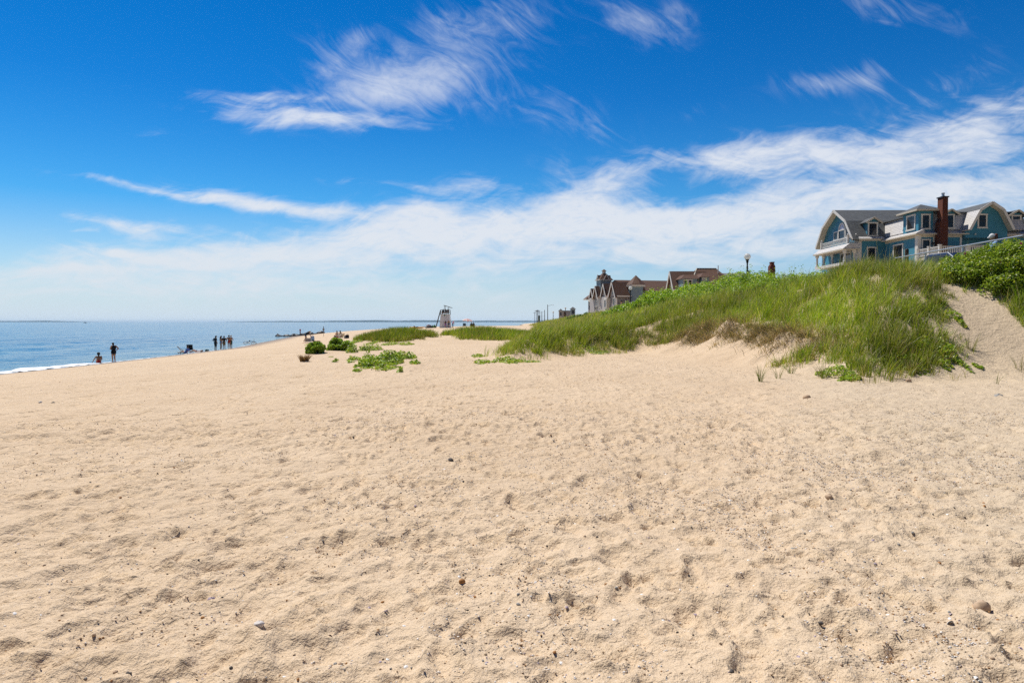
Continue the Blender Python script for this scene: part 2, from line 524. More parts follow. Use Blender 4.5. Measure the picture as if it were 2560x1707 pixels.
def sand_mat():
    m, nt, out = newmat('sand')
    p = principled(nt, out, (.5, .38, .25), .9, .15)
    g = node(nt, 'ShaderNodeNewGeometry')
    P = g.outputs['Position']
    sep = node(nt, 'ShaderNodeSeparateXYZ'); nt.links.new(P, sep.inputs[0])
    big = noise(nt, P, .35, 4, .6)
    c = ramp(nt, big.outputs[0], [(.3, (.605, .455, .303)), (.7, (.67, .515, .352))]).outputs[0]
    # greyer, coarser shelly sand towards the right of the beach
    gr = mth(nt, 'ADD', mth(nt, 'MULTIPLY', mth(nt, 'SUBTRACT', mth(nt, 'SUBTRACT', sep.outputs[0], mth(nt, 'MULTIPLY', sep.outputs[1], .36)), .1), .5), mth(nt, 'MULTIPLY', mth(nt, 'SUBTRACT', big.outputs[0], .5), 1.0))
    gr = mth(nt, 'MULTIPLY', gr, 1.0, clamp=True)
    c = mixc(nt, mth(nt, 'MULTIPLY', gr, .45), c, (.57, .48, .35))
    # mineral grains and shell grit
    n1 = noise(nt, P, 190, 2, .6)
    dk = ramp(nt, n1.outputs[0], [(.30, (1, 1, 1)), (.40, (0, 0, 0))]).outputs[0]
    c = mixc(nt, mth(nt, 'MULTIPLY', dk, .75), c, (.16, .10, .06))
    n2 = noise(nt, P, 120, 2, .6)
    lt = ramp(nt, n2.outputs[0], [(.64, (0, 0, 0)), (.71, (1, 1, 1))]).outputs[0]
    c = mixc(nt, mth(nt, 'MULTIPLY', lt, .6), c, (.78, .72, .66))
    n3 = noise(nt, P, 22, 5, .7)
    c = mixc(nt, mth(nt, 'MULTIPLY', ramp(nt, n3.outputs[0], [(.3, (1, 1, 1)), (.45, (0, 0, 0))]).outputs[0], .35), c, (.30, .205, .12))
    n4 = noise(nt, P, 5.5, 5, .72)
    c = mixc(nt, mth(nt, 'MULTIPLY', ramp(nt, n4.outputs[0], [(.27, (1, 1, 1)), (.42, (0, 0, 0))]).outputs[0], .30), c, (.33, .225, .13))
    n5 = noise(nt, P, 38, 2, .6)
    c = mixc(nt, mth(nt, 'MULTIPLY', ramp(nt, n5.outputs[0], [(.25, (1, 1, 1)), (.30, (0, 0, 0))]).outputs[0], .7), c, (.22, .145, .085))
    # wet band along the water
    wet = ramp(nt, mth(nt, 'ADD', sep.outputs[2], mth(nt, 'MULTIPLY', mth(nt, 'SUBTRACT', big.outputs[0], .5), .25)), [(.12, (1, 1, 1)), (.42, (0, 0, 0))]).outputs[0]
    c = mixc(nt, wet, c, (.27, .205, .15))
    nt.links.new(c, p.inputs['Base Color'])
    nt.links.new(mth(nt, 'SUBTRACT', .92, mth(nt, 'MULTIPLY', wet, .35)), p.inputs['Roughness'])
    b1 = bump(nt, n1.outputs[0], .35, .004)
    n6 = noise(nt, P, 62, 3, .6)
    b1 = bump(nt, n6.outputs[0], .7, .009, b1)
    b2 = bump(nt, n3.outputs[0], .5, .018, b1)
    n7 = noise(nt, P, 11, 4, .62, .4)
    b2 = bump(nt, n7.outputs[0], .5, .038, b2)
    n8 = noise(nt, P, 3.1, 3, .6, .5)
    b2 = bump(nt, n8.outputs[0], .45, .085, b2)
    b3 = bump(nt, n4.outputs[0], .5, .055, b2)
    nt.links.new(b3, p.inputs['Normal'])
    return m

M_SAND = sand_mat()
nx, ny = len(GX), len(GY)
ii = np.arange(ny - 1)[:, None] * nx + np.arange(nx - 1)[None, :]
q = np.stack([ii, ii + 1, ii + nx + 1, ii + nx], axis=-1).reshape(-1, 4)
sand = np_mesh('sand_beach', np.stack([MX, MY, MZ], -1).reshape(-1, 3), q.ravel(), np.arange(len(q)) * 4, None, M_SAND)
tag(sand, 'pale trampled sand beach with the dune bank', 'sand', kind='structure')

# road on top of the bank
M_ASPH = simple('asphalt', (.055, .055, .06), .85, .2, var=.3, scale=3, bmp=.01)
mb = MB()
ys = np.concatenate([np.arange(16, 80, 4), np.arange(80, 640, 20)])
for a, b in zip(ys[:-1], ys[1:]):
    za, zb = float(plateau(a)) + .05, float(plateau(b)) + .05
    mb.add([(16.6, a, za), (22.6, a, za), (22.6, b, zb), (16.6, b, zb)], [(0, 1, 2, 3)])
road = mb.build('road', M_ASPH); tag(road, 'asphalt shore road on top of the dune bank', 'road', kind='structure')

# ------------------------------------------------------------------ sea
def sea_mat():
    m, nt, out = newmat('sea_water')
    p = principled(nt, out, (.02, .12, .20), .12, .5)
    p.inputs['IOR'].default_value = 1.33
    g = node(nt, 'ShaderNodeNewGeometry'); P = g.outputs['Position']
    big = noise(nt, P, .012, 4, .6)
    c = mixc(nt, ramp(nt, big.outputs[0], [(.35, (0, 0, 0)), (.65, (1, 1, 1))]).outputs[0], (.012, .105, .215), (.030, .170, .290))
    # shallow, sandy water by the shore
    a = node(nt, 'ShaderNodeAttribute', attribute_name='Col')
    sepc = node(nt, 'ShaderNodeSeparateColor'); nt.links.new(a.outputs['Color'], sepc.inputs[0])
    c = mixc(nt, sepc.outputs[0], c, (.10, .21, .22))
    nt.links.new(c, p.inputs['Base Color'])
    mp = node(nt, 'ShaderNodeMapping'); nt.links.new(P, mp.inputs[0]); mp.inputs['Rotation'].default_value = (0, 0, R(20))
    mp.inputs['Scale'].default_value = (1.0, .55, 1)
    w1 = noise(nt, mp.outputs[0], .9, 4, .6)
    w2 = noise(nt, mp.outputs[0], .17, 3, .55)
    b1 = bump(nt, w1.outputs[0], .9, .22)
    b2 = bump(nt, w2.outputs[0], .8, .9, b1)
    nt.links.new(b2, p.inputs['Normal'])
    return m

xs_ = np.concatenate([-np.geomspace(11500, 20, 330), [-15, -8, 0, 10, 25, 50, 90, 200, 600, 2000, 5000, 9000]])
ys_ = np.concatenate([[-600, -200, -60, -20, 0, 10], np.geomspace(18, 11600, 520)])
SX, SY = np.meshgrid(xs_, ys_)
sdist = shore_x(SY) - SX
amp = sm((sdist - 1.0) / 14) * np.clip(260 / (np.abs(SX) + SY.clip(0) + 120), 0, 1)
SZ = amp * (.13 * fbm(SX / 4.2 + .25 * SY, SY / 9, 71, 3) + .10 * np.sin(SX * .62 + SY * .09 + 3 * fbm(SX / 30, SY / 30, 75, 2)))
shal = np.exp(-np.clip(sdist, 0, None) / 7.0) * .8
nx, ny = len(xs_), len(ys_)
ii = np.arange(ny - 1)[:, None] * nx + np.arange(nx - 1)[None, :]
q = np.stack([ii, ii + 1, ii + nx + 1, ii + nx], axis=-1).reshape(-1, 4)
sea = np_mesh('sea', np.stack([SX, SY, SZ], -1).reshape(-1, 3), q.ravel(), np.arange(len(q)) * 4, None, sea_mat(),
              col=np.repeat(shal.reshape(-1, 1), 3, 1))
tag(sea, 'blue rippled sea reaching the horizon', 'sea', kind='structure')

# foam of the little breaker on the shore
m, nt, out = newmat('foam')
p = principled(nt, out, (.86, .88, .9), .75, .3)
g = node(nt, 'ShaderNodeNewGeometry')
n = noise(nt, g.outputs['Position'], 3.5, 5, .7)
nt.links.new(bump(nt, n.outputs[0], .8, .08), p.inputs['Normal'])
M_FOAM = m
V = []; Fq = []
fy = np.concatenate([np.arange(26, 62, .22), np.arange(62, 100, .5)])
nacr = 9
for y in fy:
    wv = float(fbm(np.array([y / 2.4]), np.array([.5]), 91, 3)[0])
    wide = float(np.interp(y, [26, 44, 50, 56, 60, 70, 85, 100], [1.6, 1.7, 1.7, 1.1, .32, .26, .3, .12])) * (1 + 1.3 * wv)
    edge = float(shore_x(y)) + .5 + .5 * wv
    for k in range(nacr):
        u = k / (nacr - 1)
        x = edge - wide * u
        zb = max(gz(x, y), 0.0)
        hump = math.sin(PI * min(1, u * 1.05)) ** .7 * (.03 + .24 * float(sm(np.array((57 - y) / 5))) * u)
        V.append((x, y, zb + .012 + hump * (1 + .5 * wv)))
for i in range(len(fy) - 1):
    for k in range(nacr - 1):
        a = i * nacr + k
        # broken lace on the shore side
        yy = fy[i]; rr = rng.random()
        lace = float(vnoise(np.array([yy * 2.1]), np.array([k * .8]), 95)[0])
        if (k < 2 or k > nacr - 4) and lace > .06: continue
        if yy > 58 and lace > .12: continue
        Fq.append((a, a + 1, a + nacr + 1, a + nacr))
Fq = np.array(Fq)
foam = np_mesh('foam', np.array(V), Fq.ravel(), np.arange(len(Fq)) * 4, None, M_FOAM)
tag(foam, 'white foam of a small breaker on the water line', 'foam', kind='stuff')

# far coast across the water
def far_coast(name, pts, Y, col, label):
    """low wooded shore: pts = (photo x, height px)"""
    mb = MB()
    n = 160
    xs = np.linspace(pts[0][0], pts[-1][0], n)
    hs = np.interp(xs, [a for a, b in pts], [b for a, b in pts])
    hs = hs * (1 + .35 * fbm(xs / 23, xs * 0, 7, 4)) * Y / F
    X = (xs - 1280) / F * Y
    prof = []
    for x, h in zip(X, hs):
        prof.append((x, max(.2, h)))
    vs = []; fs = []
    for x, h in prof:
        vs += [(x, Y, -1), (x, Y + 40, h * .8), (x, Y + 150, h), (x, Y + 500, -1)]
    for i in range(n - 1):
        for k in range(3):
            a = i * 4 + k
            fs.append((a, a + 1, a + 5, a + 4))
    mb.add(vs, fs)
    o = mb.build(name, col)
    return tag(o, label, 'coast', kind='structure')
M_COAST = simple('far_woods', (.035, .06, .04), .9, .1, var=.4, scale=.01)
far_coast('hills', [(560, .5), (640, 2.2), (720, 2.6), (860, 3.6), (930, 4.6), (1000, 3.8), (1100, 4.2), (1180, 3.4), (1300, 3.6), (1420, 3)], 8200, M_COAST, 'long low wooded coast on the horizon')
far_coast('far_hills', [(-160, 2.6), (0, 2.8), (70, 3.4), (130, 3.0), (180, 1.0), (230, .2)], 8600, M_COAST, 'short low wooded headland on the horizon')

# ------------------------------------------------------------------ grass
def blades(name, P, hgt, lean, width, col, mat, droop=None):
    """P (n,3), hgt (n), lean (n,2) horizontal displacement of the tip, width (n), col (n,3)"""
    n = len(P)
    dirx, diry = lean[:, 0], lean[:, 1]
    fa = rng.uniform(0, PI, n)
    wx, wy = np.cos(fa) * width / 2, np.sin(fa) * width / 2
    tt = np.array([0, .38, .72, 1.0]); ww = np.array([.8, 1.0, .7, 0])
    if droop is None: droop = np.zeros(n)
    V = np.zeros((n, 7, 3), dtype=np.float32); C = np.zeros((n, 7, 3), dtype=np.float32)
    k = 0
    for t, w in zip(tt, ww):
        bend = t ** 1.8
        zz = hgt * (t - droop * t * t * .6)
        cx = P[:, 0] + dirx * bend; cy = P[:, 1] + diry * bend; cz = P[:, 2] + zz
        if w > 0:
            for sgn in (-1, 1):
                V[:, k, 0] = cx + sgn * wx * w; V[:, k, 1] = cy + sgn * wy * w; V[:, k, 2] = cz
                C[:, k] = col
                k += 1
        else:
            V[:, k, 0] = cx; V[:, k, 1] = cy; V[:, k, 2] = cz; C[:, k] = col; k += 1
    base = (np.arange(n) * 7)[:, None]
    loops = np.concatenate([base + np.array([0, 1, 3, 2]), base + np.array([2, 3, 5, 4]), base + np.array([4, 5, 6])], axis=1)
    tot = np.tile([4, 4, 3], n); st = np.concatenate([[0], np.cumsum(tot)[:-1]])
    return np_mesh(name, V.reshape(-1, 3), loops.ravel(), st, tot, mat, col=C.reshape(-1, 3))

M_GRASS = leafmat('grass_blade', .42, .45)
M_STRAW = leafmat('straw_blade', .25, .7)
M_LEAF = leafmat('leaf', .35, .42)
PAL = np.array([(.235, .320, .018), (.305, .380, .024), (.170, .262, .020), (.375, .410, .045), (.410, .400, .085), (.095, .195, .026), (.54, .46, .20)])
PW = np.array([.27, .25, .16, .14, .07, .07, .04])
def grass_col(n, X, Y, dryness=None):
    k = rng.choice(len(PAL), n, p=PW)
    c = PAL[k] * rng.uniform(.75, 1.25, (n, 1))
    pn = fbm(X / 2.6, Y / 2.6, 301, 3)[:, None]
    c = c * (1 + .5 * pn) * np.array([1, 1, 1]) + np.array([.05, .03, .008]) * np.clip(-pn, 0, 1)
    if dryness is not None:
        dn = np.clip(dryness, 0, 1)[:, None]
        st = np.array([.46, .36, .18]) * rng.uniform(.5, 1.15, (n, 1))
        pick = (rng.random((n, 1)) < dn)
        c = np.where(pick, st, c)
    return np.clip(c, .005, .8)

def scatter(n, x0, x1, y0, y1):
    return rng.uniform(x0, x1, n), rng.uniform(y0, y1, n)

WIND = np.array([.30, .02])
def tufted(n, per, x0, x1, y0, y1, spread):
    """blade roots gathered in tufts: position, tuft id, offset from the tuft's heart"""
    k = n // per
    cx, cy = scatter(k, x0, x1, y0, y1)
    sz = rng.uniform(.5, 1.5, k)
    idx = np.repeat(np.arange(k), rng.poisson(per, k))
    a = rng.uniform(0, 2 * PI, len(idx)); r = spread * sz[idx] * np.sqrt(rng.random(len(idx)))
    return cx[idx] + r * np.cos(a), cy[idx] + r * np.sin(a), idx, np.stack([np.cos(a), np.sin(a)], -1) * (r / (spread * 1.5))[:, None], k

def bank_grass():
    Ps = []; hs = []; ls = []; ws = []; cs = []
    for (n, per, y0, y1, x0, x1, hh, wd, sp) in ((420000, 26, 14, 38, -2.5, 18, .56, .012, .17), (200000, 22, 36, 75, -2, 15.5, .52, .020, .22), (100000, 16, 73, 150, -1, 14.5, .62, .038, .3), (60000, 8, 148, 420, 2, 15, .7, .085, .5)):
        X, Y, tid, off, K = tufted(n, per, x0, x1, y0, y1, sp)
        n = len(X)
        D = toe_d(X, Y)
        nz = fbm(X / 1.6, Y / 1.6, 111, 3)
        fine = fbm(X / .45, Y / .45, 131, 2)
        keep = (D + nz * 1.9 > .45)
        sw = np.exp(-((Y - 25.3) / 5.2) ** 4) * (X < 9.6) * (X > 4.0)      # bare scarp
        keep &= ~((sw > .35) & (D < 2.1 + .6 * nz))
        keep &= ~((sw > .35) & (D < 2.7 + .9 * nz) & (rng.random(n) < .5))
        keep &= ~in_poly(X + .35 * nz, Y + .35 * fine, PATHPOLY)             # sand path up to the road
        keep &= X < np.where(Y < 22, 17.5, 15.6)
        dens = np.clip(.22 + 1.1 * (D - .1) / 2.2, .08, 1) * np.clip(1.0 + 2.2 * fine, .12, 1)
        dens = np.where(X / Y > .725, np.maximum(dens, .75), dens * np.clip(.35 + .6 * poly_d(X, Y, PATHPOLY), .35, 1))
        tr = rng.random(K)[tid]
        keep &= tr * .7 + .3 * rng.random(n) < dens
        X, Y, D, nz, sw, fine, tid, off = X[keep], Y[keep], D[keep], nz[keep], sw[keep], fine[keep], tid[keep], off[keep]
        m_ = len(X)
        Z = H(X, Y, D) - .02
        th = rng.uniform(.4, 1.35, K)[tid]
        h = hh * th * rng.uniform(.55, 1.15, m_) * np.clip(.60 + .18 * D + .5 * nz, .42, 1.12)
        a = rng.uniform(0, 2 * PI, m_); r = rng.uniform(.02, .35, m_) * h
        h = h * np.clip(np.where(X / Y > .725, .85, .42) + .45 * poly_d(X, Y, PATHPOLY), .42, 1)          # trodden short beside the path
        ta = rng.uniform(0, 2 * PI, K)[tid]; tl = rng.uniform(0, .34, K)[tid]
        le = np.stack([np.cos(a) * r + np.cos(ta) * tl * h, np.sin(a) * r + np.sin(ta) * tl * h], -1) + off * (h * rng.uniform(.2, .8, m_))[:, None] + WIND * h[:, None] * rng.uniform(.0, .9, (m_, 1))
        dr = .06 + .5 * np.exp(-((D - 2.0) / .8) ** 2) * (sw > .25) + .30 * np.clip(fbm(X / 2.4, Y / 2.4, 171, 2) - .05, 0, 1) + .16 * (D < .9)
        c = grass_col(m_, X, Y, dr) * (1 + .35 * (rng.random(K)[tid] - .5))[:, None]
        # bleached tufts
        tall = rng.random(m_) < .025                                        # seed stalks
        h = np.where(tall, h * 1.55, h); c[tall] = np.array([.52, .46, .25]) * rng.uniform(.7, 1.1, (int(tall.sum()), 1))
        bl = (rng.random(K) < .03)[tid] & (rng.random(m_) < .7)
        c[bl] = np.array([.50, .42, .24]) * rng.uniform(.6, 1.1, (int(bl.sum()), 1))
        Ps.append(np.stack([X, Y, Z], -1)); hs.append(h); ls.append(le); ws.append(wd * rng.uniform(.6, 1.3, m_)); cs.append(c)
    o = blades('dune_grass', np.concatenate(Ps), np.concatenate(hs), np.concatenate(ls), np.concatenate(ws), np.concatenate(cs), M_GRASS, droop=rng.uniform(0, .55, sum(map(len, hs))))
    tag(o, 'tall green beach grass covering the dune bank', 'grass', kind='stuff')
bank_grass()

def scarp_straw():
    n = 210000
    X, Y = scatter(n, 3.0, 10.0, 17, 36)
    D = toe_d(X, Y)
    nz = fbm(X / 1.1, Y / 1.1, 211, 3); fine = fbm(X / .35, Y / .35, 231, 2)
    sw = np.exp(-((Y - 25.8) / 6.2) ** 4)
    want = np.exp(-((D - 2.0 - .6 * nz) / .42) ** 2) * sw * 1.0 + .4 * sw * np.exp(-((D - 1.4) / .5) ** 2) * (nz > .16)
    keep = (rng.random(n) < want * np.clip(.7 + 2.4 * fine, .05, 1)) & (D > .1)
    X, Y, D = X[keep], Y[keep], D[keep]
    m_ = len(X)
    h = rng.uniform(.16, .5, m_)
    # hangs down the face of the scarp, towards the open sand
    e = .05
    gx = (toe_d(X + e, Y) - toe_d(X - e, Y)) / (2 * e); gy = (toe_d(X, Y + e) - toe_d(X, Y - e)) / (2 * e)
    r = rng.uniform(-.1, .75, m_) * .6
    le = np.stack([-gx * r, -gy * r], -1) + rng.normal(0, .16, (m_, 2))
    dz = rng.uniform(.2, 1.9, m_)
    col = np.array([.50, .37, .20]) * rng.uniform(.12, 1.3, (m_, 1))  # random straw tones; the darkest blades put the overhang's shadow into the colour
    col = np.where(rng.random((m_, 1)) < .14, np.array([.12, .15, .025]), col)
    o = blades('dry_grass', np.stack([X, Y, H(X, Y, D) - .01], -1), h, le, rng.uniform(.008, .018, m_), col, M_STRAW, droop=dz)
    tag(o, 'dry straw-coloured grass and roots hanging over the sand scarp', 'dry grass', kind='stuff')
scarp_straw()

def patch_grass(name, label, cx, cy, rx, ry, n, h0, wd, seed, thin=.25):
    X = cx + rx * rng.uniform(-1.2, 1.2, n); Y = cy + ry * rng.uniform(-1.2, 1.2, n)
    q_ = ((X - cx) / rx) ** 2 + ((Y - cy) / ry) ** 2 + .9 * fbm(X / 1.3, Y / 1.3, seed, 3)
    keep = (q_ < 1) & (rng.random(n) < np.clip((1.02 - q_) / thin, .15, 1))
    X, Y, q_ = X[keep], Y[keep], q_[keep]; m_ = len(X)
    h = h0 * rng.uniform(.5, 1.2, m_) * np.clip(1.15 - .5 * q_, .5, 1.1)
    a = rng.uniform(0, 2 * PI, m_); r = rng.uniform(.05, .5, m_) * h
    le = np.stack([np.cos(a) * r, np.sin(a) * r], -1) + WIND * h[:, None] * rng.uniform(.1, .9, (m_, 1))
    o = blades(name, np.stack([X, Y, H(X, Y) - .02], -1), h, le, wd * rng.uniform(.6, 1.3, m_), grass_col(m_, X, Y, .1 + .1 * (q_ > .7)) * .92, M_GRASS)
    return tag(o, label, 'grass', kind='stuff')
patch_grass('mound_grass', 'low mound of green grass behind the two round bushes', -9.0, 53.0, 2.9, 4.0, 26000, .62, .022, 401)
patch_grass('mound_grass', 'grass mound in front of the lifeguard tower', -1.9, 58, 4.2, 7.4, 38000, .62, .024, 411)
# ------------------------------------------------------------------ leafy plants
def leaves(name, P, size, col, parent=None, long=1.7, up=.5, org=(0, 0, 0), mat=None):
    n = len(P)
    # random leaf frame: axis d, side s
    d = rng.normal(0, 1, (n, 3)); d /= np.linalg.norm(d, axis=1)[:, None]
    nr = rng.normal(0, 1, (n, 3)); nr[:, 2] = np.abs(nr[:, 2]) + up; nr /= np.linalg.norm(nr, axis=1)[:, None]
    s_ = np.cross(nr, d); s_ /= (np.linalg.norm(s_, axis=1)[:, None] + 1e-9)
    d = np.cross(s_, nr)
    L = (size * long / 2)[:, None]; Wd = (size / 2)[:, None]
    P = P - np.array(org)
    V = np.zeros((n, 5, 3), dtype=np.float32)
    V[:, 0] = P - d * L
    V[:, 1] = P - d * L * .1 + s_ * Wd + nr * Wd * .25
    V[:, 2] = P + d * L
    V[:, 3] = P - d * L * .1 - s_ * Wd + nr * Wd * .25
    V[:, 4] = P
    C = np.repeat(col[:, None, :], 5, 1)
    base = (np.arange(n) * 5)[:, None]
    loops = np.concatenate([base + np.array([0, 1, 2]), base + np.array([0, 2, 3])], axis=1)
    st = np.arange(2 * n) * 3
    o = np_mesh(name, V.reshape(-1, 3), loops.ravel(), st, None, mat or M_LEAF, smooth=False, col=C.reshape(-1, 3))
    if parent: o.parent = parent
    return o

def leafcol(n, pal, w, jit=.3):
    pal = np.array(pal)
    return np.clip(1.6 * pal[rng.choice(len(pal), n, p=w)] * rng.uniform(1 - jit, 1 + jit, (n, 1)), .004, .8)

ROSE = [(.15, .23, .02), (.095, .16, .018), (.22, .28, .03), (.055, .105, .016), (.30, .30, .06)]
ROSEW = [.34, .27, .2, .12, .07]

def clump_cloud(cs, per):
    """points in shells of many leaf clumps: cs = [(x,y,z,r)]"""
    out = []
    for (x, y, z, r) in cs:
        n = int(per * r * r)
        v = rng.normal(0, 1, (n, 3)); v /= np.linalg.norm(v, axis=1)[:, None]
        v *= (r * rng.uniform(.55, 1.05, (n, 1)) ** .6)
        v[:, 2] *= .85
        out.append(np.array([x, y, z]) + v)
    return np.concatenate(out)

M_WOOD = simple('twig', (.12, .075, .045), .85, .2, var=.3, scale=8)
def stems(rt, pts, groups, per):
    """branching stems: each stem part forks from one root point"""
    pts = sorted(pts, key=lambda p: p[1])
    ch = np.array_split(np.arange(len(pts)), groups)
    for ids in ch:
        if len(ids) == 0: continue
        mb = MB(rt.location)
        c = np.mean([pts[i] for i in ids], axis=0)
        mb.v.append((c[0], c[1], gz(c[0], c[1]) - .1))
        for i in rng.choice(ids, min(per, len(ids)), replace=False):
            p = pts[i]
            b = (c[0] * .3 + p[0] * .7, c[1] * .3 + p[1] * .7, gz(p[0], p[1]) + .08)
            k = len(mb.v)
            for q_, r in ((b, .012), (p, .004)):
                for a in range(4):
                    mb.v.append((q_[0] + r * math.cos(a * PI / 2), q_[1] + r * math.sin(a * PI / 2), q_[2]))
            for a in range(4):
                mb.f.append((0, k + a, k + (a + 1) % 4)); mb.f.append((k + a, k + (a + 1) % 4, k + 4 + (a + 1) % 4, k + 4 + a))
        mb.build('stem', M_WOOD, rt)

# the long rose hedge on the crest
HX = lambda y: np.interp(y, [20, 28, 34, 45, 75, 110], [13.4, 13.1, 12.6, 12.6, 12.2, 11.4])
cs = []
for y in np.arange(28.5, 82, .36):
    k = 2 if y < 60 else 1
    env = np.interp(y, [28, 31, 36, 41, 44, 46, 54, 65, 74, 82], [.4, .6, .95, 1.2, 1.4, 1.35, 1.5, 1.3, .95, .5])
    for j in range(3):
        x = HX(y) + rng.uniform(-2.0, 1.0)
        r = rng.uniform(.24, .5) * env ** .4
        z = float(H(np.array([x]), np.array([y]))[0]) + rng.uniform(.1, .95) * env - .1 * abs(x - HX(y)) * env
        cs.append((x, y + rng.uniform(-.2, .2), z, r))
rt = empty('shrub_hedge', (12.6, 50, gz(12.6, 50)), 0, 'long bright green rose hedge along the crest of the dune bank, below the globe lamps', 'hedge')
P = clump_cloud(cs, 1700)
# stray shoots sticking out of the top
sh = []
for i in range(420):
    c = cs[rng.integers(len(cs))]
    for j in range(7):
        t = j / 6
        sh.append((c[0] + rng.normal(0, .05) + t * rng.normal(0, .1), c[1] + rng.normal(0, .05), c[2] + c[3] * .6 + t * .42))
P = np.concatenate([P, np.array(sh)])
dist = P[:, 1]
colr = leafcol(len(P), ROSE, ROSEW, .45) * np.array([1.2, 1.2, .9])
leaves('foliage', P, rng.uniform(.05, .085, len(P)) * np.clip(dist / 45, .8, 1.5), colr, rt, long=1.5, up=.7, org=rt.location)
stems(rt, [c[:3] for c in cs], 24, 12)

# dark rose thicket to the right of the path, under the rail
cs = []
for i in range(330):
    y = rng.uniform(20.2, 24.2); x = rng.uniform(13.0, 15.9)
    if in_poly(np.array([x]), np.array([y - .3]), PATHPOLY)[0]: continue
    if x < 14.0 and y < 21: continue
    if x / y < .635: continue
    env = np.interp(y, [20, 21.5, 23, 24.2], [.95, .95, .65, .35]) * np.interp(x, [12.8, 14, 15.2, 16], [.35, .6, 1.05, 1.25])
    cs.append((x, y, gz(x, y) + rng.uniform(.05, 1.0) * env, rng.uniform(.2, .40) * env ** .4))
for i in range(190):
    y = rng.uniform(18.6, 21.4); x = rng.uniform(15.4, 19.5)
    if in_poly(np.array([x]), np.array([y - .3]), PATHPOLY)[0]: continue
    cs.append((x, y, gz(x, y) + rng.uniform(.05, 1.0) * .85, rng.uniform(.2, .38)))
rt = empty('rose_bush', (15.2, 22, gz(15.2, 22)), 0, 'dark green rose bush with pink flowers, below the metal rail beside the sand path', 'bush')
P = clump_cloud(cs, 2600)
colr = leafcol(len(P), [(.11, .17, .018), (.15, .21, .02), (.21, .26, .03), (.06, .10, .015), (.28, .28, .05)], [.3, .3, .2, .13, .07])
leaves('foliage', P, rng.uniform(.035, .062, len(P)), colr, rt, long=1.5, up=.6, org=rt.location)
stems(rt, [c[:3] for c in cs], 8, 16)
M_PINK = simple('rose_petal', (.62, .06, .25), .6, .3, var=.2, scale=30)
for k in range(9):
    c = cs[rng.integers(len(cs))]
    if c[1] > 23.5: continue
    mb = MB(rt.location)
    o = Vector((c[0] - .1, c[1] - c[3] * .9, c[2] + c[3] * .5))
    for j in range(5):
        a = 2 * PI * j / 5
        d = Vector((math.cos(a), -.35, math.sin(a)))
        s2 = Vector((-math.sin(a), 0, math.cos(a)))
        mb.add([o, o + d * .03 + s2 * .018, o + d * .045, o + d * .03 - s2 * .018], [(0, 1, 2, 3)])
    mb.ball(o, .008, 6)
    mb.build('flower', M_PINK, rt)

# shrubs further along the promenade, left of the hotel
def shrub(label, x, Y, w, h, per, lsz, pal, palw, name='shrub', cat='shrub', group=None, dense=1.0, spiky=False, org=None):
    p0 = Vector((x, Y, gz(x, Y)))
    rt = empty(name, p0, 0, label, cat, group)
    n = max(5, int(26 * dense))
    cs = []
    for i in range(n):
        a = rng.uniform(0, 2 * PI); r = math.sqrt(rng.random()) * w / 2 * .8
        xx, yy = x + r * math.cos(a), Y + r * math.sin(a)
        top = h * math.sqrt(max(.05, 1 - (r / (w / 2)) ** 2))
        cs.append((xx, yy, gz(xx, yy) + rng.uniform(.12, .86) * top, rng.uniform(.16, .30) * min(w / 2, h)))
    P = clump_cloud(cs, per)
    leaves('foliage', P, rng.uniform(.7, 1.3, len(P)) * lsz, leafcol(len(P), pal, palw), rt, long=2.6 if spiky else 1.5, up=.4, org=p0)
    stems(rt, [c[:3] for c in cs], 1, 14)
    return rt
DK = [(.04, .10, .02), (.065, .14, .02), (.10, .18, .025), (.025, .06, .015)]
DKW = [.35, .3, .2, .15]
GOLD = [(.20, .29, .025), (.14, .22, .02), (.28, .36, .045), (.07, .12, .014)]
t, s = ts(1435, 785)
shrub('small dark shrub on the crest left of the hotel lamp', t * 118, 118, 3.4, 1.2, 700, .14, DK, DKW)
shrub('darker second shrub on the crest between the hotel and the twin-turret pavilion', ts(1458, 0)[0] * 112, 112, 3.0, 1.0, 700, .14, DK, DKW)

# the two round bushes in the middle of the beach
shrub('round leafy green bush, the left and nearer of the two on the sand', ts(789, 870)[0] * 34, 34, 1.12, .62, 26000, .030, GOLD, [.35, .3, .2, .15], 'round_bush', 'bush', 'round bushes on the beach', 1.6, True)
shrub('larger round leafy green bush right behind the nearer one, against the grass mound', ts(849, 870)[0] * 36.2, 36.2, 1.5, .74, 18000, .032, GOLD, [.35, .3, .2, .15], 'round_bush', 'bush', 'round bushes on the beach', 2.0, True)

